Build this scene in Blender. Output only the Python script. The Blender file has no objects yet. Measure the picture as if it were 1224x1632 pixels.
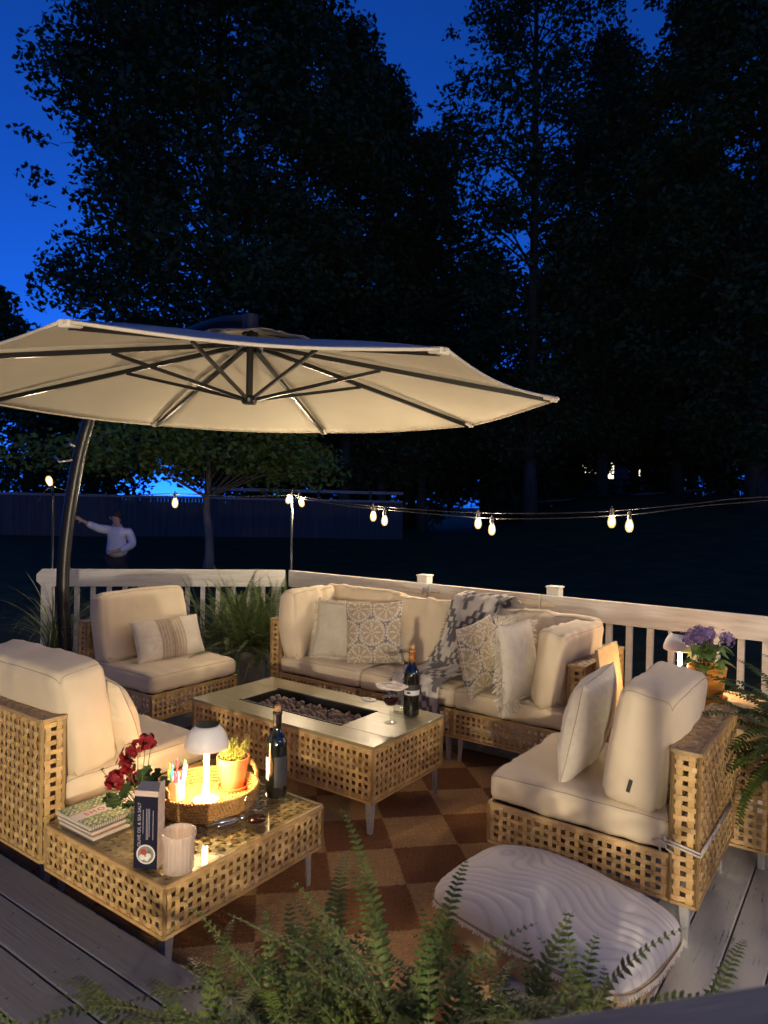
import bpy, bmesh, math, random
import numpy as np
from mathutils import Vector, Matrix, noise, Euler

R = math.radians
random.seed(7)
SC = bpy.context.scene
COL = SC.collection
TH = -0.62                       # heading of the house: furniture, boards and rails follow it
CT, ST = math.cos(TH), math.sin(TH)
F, PITCH, ROLL, EYE = 1114.0, -0.0104, 0.0208, 1.6

def HP(a, b, z=0.0):             # house plan (a along the step, b away from the house) to world
    return Vector((a*CT - b*ST, a*ST + b*CT, z))

def ray(px, py):
    X, Y = px-612, py-816
    u = X*math.cos(ROLL)+Y*math.sin(ROLL); w = -X*math.sin(ROLL)+Y*math.cos(ROLL)
    u /= F; v = -w/F
    c, s = math.cos(PITCH), math.sin(PITCH)
    return u, c - v*s, s + v*c   # x, y, z per unit depth

def at(px, py, z):               # point at height z seen at a place in the photo
    x, y, zz = ray(px, py); t = (z-EYE)/zz
    return Vector((x*t, y*t, z))

def atd(px, py, d):              # point at distance d along the view
    x, y, zz = ray(px, py); t = d/y
    return Vector((x*t, d, EYE+zz*t))

# ------------------------------------------------------------------ mesh builder
class MB:
    def __init__(self, tone=None):
        self.v = []; self.f = []; self.mi = []; self.c = []; self.M = Matrix.Identity(4); self.m = 0; self.tone = tone
    def add(self, vs, fs, cols=None):
        o = len(self.v); M = self.M
        self.v += [tuple(M @ Vector(p)) for p in vs]
        self.f += [tuple(i+o for i in f) for f in fs]
        self.mi += [self.m]*len(fs)
        if cols is not None: self.c += list(cols)
        elif self.tone is not None: self.c += [self.tone]*len(vs)
        return self
    def box(self, c, s, rz=0, bev=0.0):
        x, y, z = s[0]/2, s[1]/2, s[2]/2
        if bev <= 0:
            vs = [(i*x, j*y, k*z) for i in (-1, 1) for j in (-1, 1) for k in (-1, 1)]
            fs = [(0,1,3,2), (4,6,7,5), (0,4,5,1), (2,3,7,6), (0,2,6,4), (1,5,7,3)]
        else:
            bm = bmesh.new(); bmesh.ops.create_cube(bm, size=1)
            bmesh.ops.scale(bm, vec=(s[0], s[1], s[2]), verts=bm.verts)
            bmesh.ops.bevel(bm, geom=bm.edges[:], offset=bev, segments=2, affect='EDGES', profile=.6)
            bm.verts.index_update()
            vs = [tuple(q.co) for q in bm.verts]; fs = [tuple(q.index for q in f.verts) for f in bm.faces]; bm.free()
        Rm = Matrix.Rotation(rz, 3, 'Z'); c = Vector(c)
        return self.add([Rm @ Vector(p) + c for p in vs], fs)
    def tube(self, pts, r, n=8, cap=True, squash=None):
        pts = [Vector(p) for p in pts]; N = len(pts)
        rs = r if isinstance(r, (list, tuple)) else [r]*N
        vs = []; fs = []; prev = None
        for i, p in enumerate(pts):
            t = (pts[min(i+1, N-1)] - pts[max(i-1, 0)])
            t = t.normalized() if t.length > 1e-9 else Vector((0, 0, 1))
            if prev is None:
                a = Vector((0, 0, 1)) if abs(t.z) < .9 else Vector((1, 0, 0))
                n1 = (a - t*a.dot(t)).normalized()
            else:
                n1 = prev - t*prev.dot(t)
                n1 = n1.normalized() if n1.length > 1e-6 else t.orthogonal().normalized()
            prev = n1; n2 = t.cross(n1)
            for k in range(n):
                an = 2*math.pi*k/n; cx, sx = math.cos(an), math.sin(an)
                if squash: sx *= squash
                vs.append(p + (n1*cx + n2*sx)*rs[i])
        for i in range(N-1):
            for k in range(n):
                fs.append((i*n+k, i*n+(k+1) % n, (i+1)*n+(k+1) % n, (i+1)*n+k))
        if cap:
            fs.append(tuple(range(n-1, -1, -1))); fs.append(tuple((N-1)*n+k for k in range(n)))
        return self.add(vs, fs)
    def lathe(self, prof, n=32, c=(0, 0, 0), mod=None, close=False):
        vs = []; fs = []; m = len(prof)
        for i, (r, z) in enumerate(prof):
            for k in range(n):
                an = 2*math.pi*k/n; rr = r*(mod(an, z) if mod else 1)
                vs.append((c[0]+rr*math.cos(an), c[1]+rr*math.sin(an), c[2]+z))
        for i in range(m-1 if not close else m):
            j = (i+1) % m
            for k in range(n):
                fs.append((i*n+k, i*n+(k+1) % n, j*n+(k+1) % n, j*n+k))
        if not close:
            if prof[0][0] > 1e-5: fs.append(tuple(range(n-1, -1, -1)))
            if prof[-1][0] > 1e-5: fs.append(tuple((m-1)*n+k for k in range(n)))
        return self.add(vs, fs)
    def grid(self, fn, nu, nv, col=None):
        vs = []; fs = []; cs = []
        for j in range(nv+1):
            for i in range(nu+1):
                vs.append(fn(i/nu, j/nv))
                if col: cs.append(col(i/nu, j/nv))
        for j in range(nv):
            for i in range(nu):
                o = j*(nu+1)+i; fs.append((o, o+1, o+nu+2, o+nu+1))
        return self.add(vs, fs, cs if col else None)
    def prism(self, poly, h, z=0):
        n = len(poly); vs = [(x, y, z) for x, y in poly]+[(x, y, z+h) for x, y in poly]
        fs = [tuple(range(n-1, -1, -1)), tuple(range(n, 2*n))]+[(i, (i+1) % n, n+(i+1) % n, n+i) for i in range(n)]
        return self.add(vs, fs)
    def weave(self, O, U, V, lu, lv, cell=.038, fill=.50, amp=.0034, th=.0024, border=.012):
        O = Vector(O); U = Vector(U); V = Vector(V); N = U.cross(V)
        nu = max(2, round(lu/cell)); nv = max(2, round(lv/cell))
        for (A, B, la, lb, na, nb, par) in ((U, V, lu, lv, nu, nv, 0), (V, U, lv, lu, nv, nu, 1)):
            ca, cb = la/na, lb/nb; hw = ca*fill/2
            for i in range(na):
                x = (i+.5)*ca + random.uniform(-.0014, .0014)
                if self.tone is not None: q_ = random.uniform(.68, 1.12); self.tone = (q_, q_*random.uniform(.94, 1.02), q_*random.uniform(.84, 1.0))
                pts = [(0.0, 0.0)]
                for j in range(nb):
                    sg = 1 if (i+j+par) % 2 else -1
                    pts.append(((j+.5)*cb, sg*amp))
                pts.append((lb, 0.0))
                vs = []
                for (y, n) in pts:
                    p = O + A*x + B*y + N*n
                    jt = random.uniform(-.0008, .0008)
                    vs += [p-A*(hw+jt)-N*th/2, p+A*(hw-jt)-N*th/2, p+A*(hw-jt)+N*th/2, p-A*(hw+jt)+N*th/2]
                fs = []
                for j in range(len(pts)-1):
                    o = j*4
                    for k in range(4):
                        fs.append((o+k, o+(k+1) % 4, o+4+(k+1) % 4, o+4+k))
                self.add(vs, fs)
        if border:
            b = border
            for (p, d, l) in ((O, U, lu), (O+V*lv, U, lu), (O, V, lv), (O+U*lu, V, lv)):
                self.bar(p, p+d*l, b, b)
        return self
    def bar(self, p, q, w, h, up=(0, 0, 1)):
        p = Vector(p); q = Vector(q); t = (q-p).normalized(); up = Vector(up)
        if abs(t.dot(up)) > .95: up = Vector((CT, ST, 0)) if abs(t.z) > .9 else Vector((0, 0, 1))
        s = t.cross(up).normalized(); n = s.cross(t)
        vs = []
        for e in (p, q):
            vs += [e-s*w/2-n*h/2, e+s*w/2-n*h/2, e+s*w/2+n*h/2, e-s*w/2+n*h/2]
        return self.add(vs, [(3,2,1,0), (4,5,6,7), (0,1,5,4), (1,2,6,5), (2,3,7,6), (3,0,4,7)])
    def build(self, name, mats, parent=None, smooth=False, loc=None, rz=0, angle=None):
        me = bpy.data.meshes.new(name)
        me.from_pydata([tuple(p) for p in self.v], [], self.f)
        if not isinstance(mats, (list, tuple)): mats = [mats]
        for m in mats: me.materials.append(m)
        if len(mats) > 1: me.polygons.foreach_set('material_index', self.mi)
        if self.c and len(self.c) == len(self.v):
            ca = me.color_attributes.new('Col', 'FLOAT_COLOR', 'POINT')
            ca.data.foreach_set('color', [x for c in self.c for x in (c[0], c[1], c[2], 1.0)])
        bm = bmesh.new(); bm.from_mesh(me); bmesh.ops.recalc_face_normals(bm, faces=bm.faces); bm.to_mesh(me); bm.free()
        if smooth: me.polygons.foreach_set('use_smooth', [True]*len(me.polygons))
        if angle: me.set_sharp_from_angle(angle=R(angle))
        me.update()
        o = bpy.data.objects.new(name, me); COL.objects.link(o)
        if parent: o.parent = parent
        if loc is not None: o.location = loc
        o.rotation_euler = (0, 0, rz)
        return o

def tag(o, label=None, cat=None, group=None, kind=None):
    if label: o['label'] = label
    if cat: o['category'] = cat
    if group: o['group'] = group
    if kind: o['kind'] = kind
    return o

def thing(name, label, cat, loc, rz=0, group=None):
    o = bpy.data.objects.new(name, None); COL.objects.link(o)
    o.empty_display_size = .1
    o.location = loc; o.rotation_euler = (0, 0, rz)
    return tag(o, label, cat, group)

def copy_tree(o, parent=None):
    c = o.copy(); COL.objects.link(c)
    if parent: c.parent = parent
    for ch in list(o.children): copy_tree(ch, c)
    return c

# ------------------------------------------------------------------ materials
class NT:
    def __init__(self, m):
        self.t = m.node_tree; self.n = self.t.nodes; self.l = self.t.links
    def node(self, ty, **kw):
        n = self.n.new(ty)
        for k, v in kw.items():
            if k.startswith('i_'):
                key = k[2:]; n.inputs[int(key) if key.isdigit() else key.replace('_', ' ')].default_value = v
            else: setattr(n, k, v)
        return n
    def link(self, a, b): self.l.new(a, b)

def mat(name, col, rough=.6, metal=0.0, col2=None, scale=12.0, stretch=(1, 1, 1), detail=5.0, contrast=(.35, .65),
        bump=0.0, bscale=60.0, bstretch=None, spec=.5, attr=False, sheen=0.0, trans=0.0, emit=None, estr=0.0, alpha=1.0, coat=0.0, sss=0.0, wave=None):
    m = bpy.data.materials.new(name); m.use_nodes = True; N = NT(m)
    p = N.n['Principled BSDF']
    p.inputs['Base Color'].default_value = (*col, 1); p.inputs['Roughness'].default_value = rough
    p.inputs['Metallic'].default_value = metal; p.inputs['Specular IOR Level'].default_value = spec
    p.inputs['Sheen Weight'].default_value = sheen; p.inputs['Transmission Weight'].default_value = trans
    p.inputs['Coat Weight'].default_value = coat; p.inputs['Alpha'].default_value = alpha
    if sss: p.inputs['Subsurface Weight'].default_value = sss; p.inputs['Subsurface Radius'].default_value = (.02, .015, .01)
    if emit: p.inputs['Emission Color'].default_value = (*emit, 1); p.inputs['Emission Strength'].default_value = estr
    tc = N.node('ShaderNodeTexCoord')
    src = None
    if attr:
        a = N.node('ShaderNodeAttribute', attribute_name='Col'); src = a.outputs['Color']
    if col2:
        mp = N.node('ShaderNodeMapping'); mp.inputs['Scale'].default_value = stretch; N.link(tc.outputs['Object'], mp.inputs['Vector'])
        no = N.node('ShaderNodeTexNoise', i_Scale=scale, i_Detail=detail, i_Roughness=.6); N.link(mp.outputs[0], no.inputs['Vector'])
        cr = N.node('ShaderNodeMapRange'); cr.inputs['From Min'].default_value = contrast[0]; cr.inputs['From Max'].default_value = contrast[1]
        N.link(no.outputs['Fac'], cr.inputs['Value'])
        mx = N.node('ShaderNodeMix', data_type='RGBA')
        mx.inputs['A'].default_value = (*col, 1); mx.inputs['B'].default_value = (*col2, 1)
        N.link(cr.outputs[0], mx.inputs['Factor']); out = mx.outputs['Result']
        if src:
            ml = N.node('ShaderNodeMix', data_type='RGBA', blend_type='MULTIPLY'); ml.inputs['Factor'].default_value = 1
            N.link(src, ml.inputs['A']); N.link(out, ml.inputs['B']); out = ml.outputs['Result']
        src = out
    if src: N.link(src, p.inputs['Base Color'])
    if bump:
        mp = N.node('ShaderNodeMapping'); mp.inputs['Scale'].default_value = bstretch or stretch; N.link(tc.outputs['Object'], mp.inputs['Vector'])
        no = N.node('ShaderNodeTexNoise', i_Scale=bscale, i_Detail=4.0); N.link(mp.outputs[0], no.inputs['Vector'])
        h = no.outputs['Fac']
        if wave:
            wv = N.node('ShaderNodeTexWave', i_Scale=wave); N.link(mp.outputs[0], wv.inputs['Vector'])
            ad = N.node('ShaderNodeMath', operation='ADD'); N.link(h, ad.inputs[0]); N.link(wv.outputs['Fac'], ad.inputs[1]); h = ad.outputs[0]
        b = N.node('ShaderNodeBump'); b.inputs['Strength'].default_value = bump; b.inputs['Distance'].default_value = .01
        N.link(h, b.inputs['Height']); N.link(b.outputs['Normal'], p.inputs['Normal'])
    return m

def glass(name, tint=(1, 1, 1), rough=.02, fres=1.45, dens=1.0):
    m = bpy.data.materials.new(name); m.use_nodes = True; N = NT(m)
    N.n.remove(N.n['Principled BSDF']); out = N.n['Material Output']
    tr = N.node('ShaderNodeBsdfTransparent'); tr.inputs['Color'].default_value = (*tint, 1)
    gl = N.node('ShaderNodeBsdfGlossy'); gl.inputs['Roughness'].default_value = rough
    lw = N.node('ShaderNodeLayerWeight'); lw.inputs['Blend'].default_value = .5
    pw = N.node('ShaderNodeMath', operation='POWER'); N.link(lw.outputs['Facing'], pw.inputs[0]); pw.inputs[1].default_value = 4.0
    fr = N.node('ShaderNodeMapRange'); fr.inputs['To Min'].default_value = .035*(fres/1.45); fr.inputs['To Max'].default_value = .7; N.link(pw.outputs[0], fr.inputs['Value'])
    mx = N.node('ShaderNodeMixShader'); N.link(fr.outputs[0], mx.inputs[0]); N.link(tr.outputs[0], mx.inputs[1]); N.link(gl.outputs[0], mx.inputs[2])
    N.link(mx.outputs[0], out.inputs['Surface'])
    return m

def plank_mat(name, axis, pitch, ca, cb, rough=.65, dirt=(.13, .12, .115), chip=.56):
    """painted boards: grain along the board, one tone per board, worn specks"""
    m = bpy.data.materials.new(name); m.use_nodes = True; N = NT(m); p = N.n['Principled BSDF']
    p.inputs['Roughness'].default_value = rough; p.inputs['Specular IOR Level'].default_value = .35
    tc = N.node('ShaderNodeTexCoord'); sp = N.node('ShaderNodeSeparateXYZ'); N.link(tc.outputs['Object'], sp.inputs[0])
    dv = N.node('ShaderNodeMath', operation='DIVIDE'); N.link(sp.outputs[axis], dv.inputs[0]); dv.inputs[1].default_value = pitch
    fl = N.node('ShaderNodeMath', operation='FLOOR'); N.link(dv.outputs[0], fl.inputs[0])
    wn = N.node('ShaderNodeTexWhiteNoise', noise_dimensions='1D'); N.link(fl.outputs[0], wn.inputs['W'])
    mp = N.node('ShaderNodeMapping'); sc = [2.2, 2.2, 2.2]; sc[axis] = 55; mp.inputs['Scale'].default_value = sc
    vo = N.node('ShaderNodeVectorMath', operation='SCALE'); vo.inputs['Scale'].default_value = 9.0
    N.link(wn.outputs['Color'], vo.inputs[0])
    ad = N.node('ShaderNodeVectorMath', operation='ADD'); N.link(tc.outputs['Object'], ad.inputs[0]); N.link(vo.outputs[0], ad.inputs[1])
    N.link(ad.outputs[0], mp.inputs['Vector'])
    g = N.node('ShaderNodeTexNoise', i_Scale=1.6, i_Detail=7.0, i_Roughness=.65, i_Distortion=.5); N.link(mp.outputs[0], g.inputs['Vector'])
    mx = N.node('ShaderNodeMix', data_type='RGBA'); mx.inputs['A'].default_value = (*ca, 1); mx.inputs['B'].default_value = (*cb, 1)
    N.link(g.outputs['Fac'], mx.inputs['Factor'])
    # board tone
    mr = N.node('ShaderNodeMapRange'); mr.inputs['To Min'].default_value = .78; mr.inputs['To Max'].default_value = 1.08; N.link(wn.outputs['Value'], mr.inputs['Value'])
    ml = N.node('ShaderNodeVectorMath', operation='SCALE'); N.link(mx.outputs['Result'], ml.inputs[0]); N.link(mr.outputs[0], ml.inputs['Scale'])
    # cracks and chips
    c1 = N.node('ShaderNodeMapRange'); c1.inputs['From Min'].default_value = chip; c1.inputs['From Max'].default_value = chip+.05; N.link(g.outputs['Fac'], c1.inputs['Value'])
    sp2 = N.node('ShaderNodeTexNoise', i_Scale=7.0, i_Detail=6.0, i_Roughness=.7); N.link(tc.outputs['Object'], sp2.inputs['Vector'])
    c2 = N.node('ShaderNodeMapRange'); c2.inputs['From Min'].default_value = .5; c2.inputs['From Max'].default_value = .62; N.link(sp2.outputs['Fac'], c2.inputs['Value'])
    mm = N.node('ShaderNodeMath', operation='MULTIPLY'); N.link(c1.outputs[0], mm.inputs[0]); N.link(c2.outputs[0], mm.inputs[1])
    m2 = N.node('ShaderNodeMix', data_type='RGBA'); m2.inputs['B'].default_value = (*dirt, 1)
    N.link(ml.outputs[0], m2.inputs['A']); N.link(mm.outputs[0], m2.inputs['Factor']); N.link(m2.outputs['Result'], p.inputs['Base Color'])
    b = N.node('ShaderNodeBump'); b.inputs['Strength'].default_value = .35; b.inputs['Distance'].default_value = .006
    N.link(g.outputs['Fac'], b.inputs['Height']); N.link(b.outputs['Normal'], p.inputs['Normal'])
    return m

def rug_mat():
    m = bpy.data.materials.new('rug_weave'); m.use_nodes = True; N = NT(m); p = N.n['Principled BSDF']
    p.inputs['Roughness'].default_value = .95; p.inputs['Specular IOR Level'].default_value = .1
    tc = N.node('ShaderNodeTexCoord')
    mp = N.node('ShaderNodeMapping'); mp.inputs['Rotation'].default_value = (0, 0, R(45)); mp.inputs['Location'].default_value = (RUGX, RUGY, .137)
    N.link(tc.outputs['Object'], mp.inputs['Vector'])
    # the edge of each lozenge frays a little
    n0 = N.node('ShaderNodeTexNoise', i_Scale=140.0); N.link(tc.outputs['Object'], n0.inputs['Vector'])
    sc = N.node('ShaderNodeVectorMath', operation='SCALE'); sc.inputs['Scale'].default_value = .03; N.link(n0.outputs['Color'], sc.inputs[0])
    ad = N.node('ShaderNodeVectorMath', operation='ADD'); N.link(mp.outputs[0], ad.inputs[0]); N.link(sc.outputs[0], ad.inputs[1])
    ck = N.node('ShaderNodeTexChecker', i_Scale=1/.31)
    N.link(ad.outputs[0], ck.inputs['Vector'])
    ck.inputs['Color1'].default_value = (.54, .33, .145, 1); ck.inputs['Color2'].default_value = (.27, .125, .052, 1)
    st = N.node('ShaderNodeMapping'); st.inputs['Scale'].default_value = (300, 40, 1); N.link(tc.outputs['Object'], st.inputs['Vector'])
    no = N.node('ShaderNodeTexNoise', i_Scale=1.0, i_Detail=3.0); N.link(st.outputs[0], no.inputs['Vector'])
    mr = N.node('ShaderNodeMapRange'); mr.inputs['From Min'].default_value = .3; mr.inputs['From Max'].default_value = .7; mr.inputs['To Min'].default_value = .6; mr.inputs['To Max'].default_value = 1.35
    N.link(no.outputs['Fac'], mr.inputs['Value'])
    ml = N.node('ShaderNodeVectorMath', operation='SCALE'); N.link(ck.outputs['Color'], ml.inputs[0]); N.link(mr.outputs[0], ml.inputs['Scale'])
    N.link(ml.outputs[0], p.inputs['Base Color'])
    wv = N.node('ShaderNodeTexWave', i_Scale=26.0, bands_direction='Y'); N.link(tc.outputs['Object'], wv.inputs['Vector'])
    wx = N.node('ShaderNodeTexWave', i_Scale=26.0, bands_direction='X'); N.link(tc.outputs['Object'], wx.inputs['Vector'])
    a2 = N.node('ShaderNodeMath', operation='MULTIPLY'); N.link(wv.outputs['Fac'], a2.inputs[0]); N.link(wx.outputs['Fac'], a2.inputs[1])
    b = N.node('ShaderNodeBump'); b.inputs['Strength'].default_value = .8; b.inputs['Distance'].default_value = .004
    N.link(a2.outputs[0], b.inputs['Height']); N.link(b.outputs['Normal'], p.inputs['Normal'])
    return m

RUGX, RUGY = .05, .0
MT = {}
MT['wicker'] = mat('wicker', (.52, .33, .135), .42, col2=(.68, .47, .22), attr=True, scale=9, bump=.25, bscale=160, detail=6)
MT['wicker_dense'] = mat('wicker_dense', (.34, .23, .12), .5, col2=(.48, .34, .18), attr=True, scale=30, bump=.25, bscale=160)
MT['wicker_dark'] = mat('seat_board', (.05, .035, .02), .8)
MT['wood_top'] = mat('table_boards', (.25, .205, .105), .32, col2=(.33, .28, .155), scale=3.2, stretch=(1, 26, 26), bump=.08, bscale=8, spec=.5)
MT['pine'] = mat('pine', (.50, .34, .17), .5, col2=(.62, .45, .25), scale=2.4, stretch=(22, 3, 22), bump=.1, bscale=8)
MT['leg_metal'] = mat('leg_metal', (.40, .40, .41), .42, .25, col2=(.50, .50, .50), scale=40)
MT['fabric'] = mat('cushion_fabric', (.66, .55, .385), .92, col2=(.71, .60, .43), scale=5, bump=.12, bscale=420, sheen=.15, spec=.2)
MT['seam'] = mat('seam_thread', (.40, .31, .20), .9)
MT['white_fabric'] = mat('white_cotton', (.67, .61, .51), .95, col2=(.60, .54, .44), scale=30, bump=.2, bscale=260, sheen=.2, spec=.2)
MT['knit'] = mat('ribbed_cotton', (.70, .65, .54), .95, col2=(.6, .54, .43), scale=60, stretch=(8, 1, 1), bump=.5, bscale=90, bstretch=(3, .4, .4), spec=.15)
MT['fringe'] = mat('fringe', (.74, .68, .56), .95, spec=.1)
MT['print'] = mat('printed_cotton', (1, 1, 1), .95, attr=True, bump=.2, bscale=260, spec=.15)
MT['throw'] = mat('throw_wool', (1, 1, 1), .95, attr=True, bump=.4, bscale=200, spec=.1, sheen=.2)
MT['tagm'] = mat('label_tag', (.03, .03, .03), .8)
MT['cord'] = mat('cotton_cord', (.55, .5, .42), .9)
MT['deck_up'] = plank_mat('shade_toned_boards', 1, .143, (.075, .08, .095), (.19, .195, .225))  # same paint as the lower deck, with its shade put into the colour
MT['deck_lo'] = plank_mat('worn_boards', 0, .143, (.50, .48, .45), (.74, .72, .68))
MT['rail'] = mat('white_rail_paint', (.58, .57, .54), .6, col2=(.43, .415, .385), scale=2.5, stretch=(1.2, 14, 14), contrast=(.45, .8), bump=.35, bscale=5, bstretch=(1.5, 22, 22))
MT['rail_dim'] = mat('shade_toned_rail_paint', (.15, .16, .20), .6, col2=(.10, .105, .14), scale=2.5, stretch=(1.2, 14, 14), bump=.3, bscale=5, bstretch=(1.5, 22, 22))  # near rail's paint with shade and sky blue put into the colour
MT['chrome'] = mat('galvanised_steel', (.55, .55, .55), .3, .95)
MT['black_metal'] = mat('black_powder_coat', (.018, .018, .02), .32, .3, spec=.5)
MT['canopy'] = mat('canopy_cloth', (.55, .50, .41), .9, col2=(.59, .54, .445), scale=2, bump=.08, bscale=400, spec=.15)
MT['terracotta'] = mat('terracotta', (.56, .21, .065), .75, col2=(.62, .27, .10), scale=14, bump=.1, bscale=60)
MT['soil'] = mat('soil', (.03, .02, .012), .95, col2=(.06, .04, .025), scale=40, bump=.8, bscale=70)
MT['fern'] = mat('fern_leaf', (.026, .052, .010), .55, col2=(.075, .105, .019), scale=6, spec=.3)
MT['fern_dark'] = mat('back_fern_leaf', (.04, .075, .02), .6, col2=(.085, .13, .035), scale=6, spec=.3)  # green of the bushy fern by the sofa
MT['fern_stem'] = mat('fern_stem', (.10, .10, .035), .6)
MT['grassy'] = mat('grass_blade', (.10, .15, .05), .6, col2=(.20, .22, .09), scale=5)
MT['leaf'] = mat('geranium_leaf', (.03, .058, .014), .6, col2=(.065, .11, .022), scale=30)
MT['petal_red'] = mat('red_petal', (.30, .005, .009), .6, col2=(.20, .003, .007), scale=40, sss=.1)
MT['petal_purple'] = mat('purple_petal', (.20, .14, .36), .7, col2=(.30, .20, .38), scale=40)
MT['herb'] = mat('herb_leaf', (.36, .38, .07), .6, col2=(.50, .48, .12), scale=40)
MT['broadleaf'] = mat('broad_leaf', (.12, .22, .04), .5, col2=(.20, .32, .08), scale=20)
MT['seagrass'] = mat('seagrass', (.36, .17, .045), .65, col2=(.52, .29, .09), scale=22, bump=.6, bscale=70)
MT['lampwhite'] = mat('lamp_shell', (.74, .72, .70), .45)
MT['lampstem'] = mat('lit_acrylic_stem', (.85, .80, .72), .4, emit=(1, .70, .38), estr=105)
MT['solar'] = mat('solar_cell', (.01, .012, .02), .2)
MT['led'] = mat('led_ring', (1, .8, .5), .5, emit=(1, .62, .28), estr=70)
MT['bulb'] = mat('bulb_glow', (1, .8, .5), .5, emit=(1, .78, .50), estr=1150)
def warm_glass(name):
    m = bpy.data.materials.new(name); m.use_nodes = True; N = NT(m); N.n.remove(N.n['Principled BSDF'])
    tr = N.node('ShaderNodeBsdfTransparent'); em = N.node('ShaderNodeEmission'); em.inputs['Color'].default_value = (1, .58, .22, 1); em.inputs['Strength'].default_value = 2.2
    mx = N.node('ShaderNodeMixShader'); mx.inputs[0].default_value = .30; N.link(tr.outputs[0], mx.inputs[1]); N.link(em.outputs[0], mx.inputs[2]); N.link(mx.outputs[0], N.n['Material Output'].inputs['Surface'])
    return m
MT['bulb_glass'] = warm_glass('glowing_bulb_glass')
MT['bottle'] = glass('bottle_glass', (.02, .035, .015), .03)
MT['wine'] = mat('red_wine', (.03, .002, .004), .08, spec=.6)
MT['winedark'] = mat('dark_bottle', (.006, .008, .005), .06, spec=.7, coat=.4)
MT['paper_label'] = mat('paper_label', (.72, .70, .66), .7, col2=(.60, .58, .54), scale=40)
MT['dark_label'] = mat('dark_label', (.03, .03, .035), .6)
MT['cork'] = mat('cork', (.48, .29, .14), .9, col2=(.36, .2, .09), scale=120)
MT['copper_foil'] = mat('copper_foil', (.55, .24, .08), .35, .6)
MT['black_foil'] = mat('black_foil', (.015, .013, .014), .35, .2)
MT['clear'] = glass('clear_glass', (.96, .97, .96))
MT['sheet'] = glass('glass_sheet', (.93, .96, .93), .015, 1.4)
def frost(name):
    m = glass(name, (.98, .94, .90), .12, 1.6); N = NT(m); out = N.n['Material Output']; old = out.inputs['Surface'].links[0].from_socket
    tl = N.node('ShaderNodeBsdfTranslucent'); tl.inputs['Color'].default_value = (.92, .84, .78, 1)
    df = N.node('ShaderNodeBsdfDiffuse'); df.inputs['Color'].default_value = (.85, .78, .72, 1)
    a = N.node('ShaderNodeMixShader'); a.inputs[0].default_value = .45; N.link(tl.outputs[0], a.inputs[1]); N.link(df.outputs[0], a.inputs[2])
    b = N.node('ShaderNodeMixShader'); b.inputs[0].default_value = .55; N.link(old, b.inputs[1]); N.link(a.outputs[0], b.inputs[2]); N.link(b.outputs[0], out.inputs['Surface'])
    return m
MT['frost'] = frost('pressed_glass')
MT['dark_steel'] = mat('burner_pan', (.03, .028, .026), .5, .6)
MT['rock'] = mat('lava_rock', (.16, .10, .07), .9, col2=(.34, .25, .18), scale=16, bump=.6, bscale=90)
MT['white_plastic'] = mat('white_plastic', (.75, .74, .72), .4)
MT['bark'] = mat('bark', (.07, .055, .035), .9, col2=(.13, .10, .06), scale=8, stretch=(1, 1, .2), bump=1, bscale=12)
MT['pale_bark'] = mat('maple_bark', (.20, .165, .11), .9, col2=(.32, .27, .19), scale=8, stretch=(1, 1, .2), bump=1, bscale=12)
MT['oakleaf'] = mat('tree_leaf', (.045, .07, .022), .6, col2=(.08, .11, .035), scale=.5, spec=.25)
MT['mapleleaf'] = mat('maple_leaf', (.12, .19, .035), .6, col2=(.18, .26, .055), scale=.8, spec=.25)
MT['lawn'] = mat('lawn_grass', (.035, .05, .02), .95, col2=(.07, .085, .032), scale=1.2, bump=1, bscale=40, spec=.1)
MT['fence'] = mat('fence_board', (.065, .06, .058), .85, col2=(.11, .10, .095), scale=1.2, stretch=(6, 6, .4), bump=.4, bscale=6)
MT['fence_rail'] = mat('fence_rail', (.42, .38, .33), .85, col2=(.3, .27, .24), scale=2)
MT['siding'] = mat('house_siding', (.62, .58, .50), .7, col2=(.54, .5, .43), scale=1.5)
MT['darkhouse'] = mat('dark_siding', (.10, .10, .12), .8, col2=(.07, .07, .085), scale=2)
MT['roof'] = mat('dark_shingle', (.03, .03, .035), .9, col2=(.05, .05, .05), scale=8)
MT['litwin'] = mat('lit_window', (1, .9, .7), .5, emit=(1, .84, .58), estr=2.0)
MT['planter'] = mat('grey_planter', (.20, .20, .20), .8, col2=(.27, .27, .26), scale=14, bump=.2, bscale=40)
MT['planter_brown'] = mat('brown_planter', (.10, .06, .035), .7, col2=(.14, .09, .05), scale=14)
MT['skin'] = mat('skin', (.46, .28, .20), .6, sss=.05)
MT['hoodie'] = mat('pale_hoodie', (.66, .66, .70), .9, col2=(.58, .58, .62), scale=6, bump=.2, bscale=80)
MT['trousers'] = mat('dark_trousers', (.02, .022, .03), .9)
MT['hair'] = mat('dark_hair', (.035, .022, .014), .7)
MT['shoe'] = mat('dark_shoe', (.03, .03, .03), .7)
MT['inkbox'] = mat('navy_card', (.006, .006, .02), .55, spec=.25)
MT['dark_card'] = mat('grey_card', (.16, .15, .19), .7)
MT['cardside'] = mat('pale_card', (.62, .50, .42), .7, col2=(.5, .38, .3), scale=50, stretch=(.2, .2, 3))
MT['textwhite'] = mat('white_ink', (.40, .37, .44), .7)
MT['textred'] = mat('red_ink', (.60, .05, .03), .7)
MT['paper'] = mat('page_edges', (.70, .62, .50), .9, col2=(.5, .42, .32), scale=2, stretch=(1, 1, 90))
MT['cover'] = mat('printed_cover', (1, 1, 1), .45, attr=True)
MT['lace'] = mat('white_china', (.72, .62, .54), .4)

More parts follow.
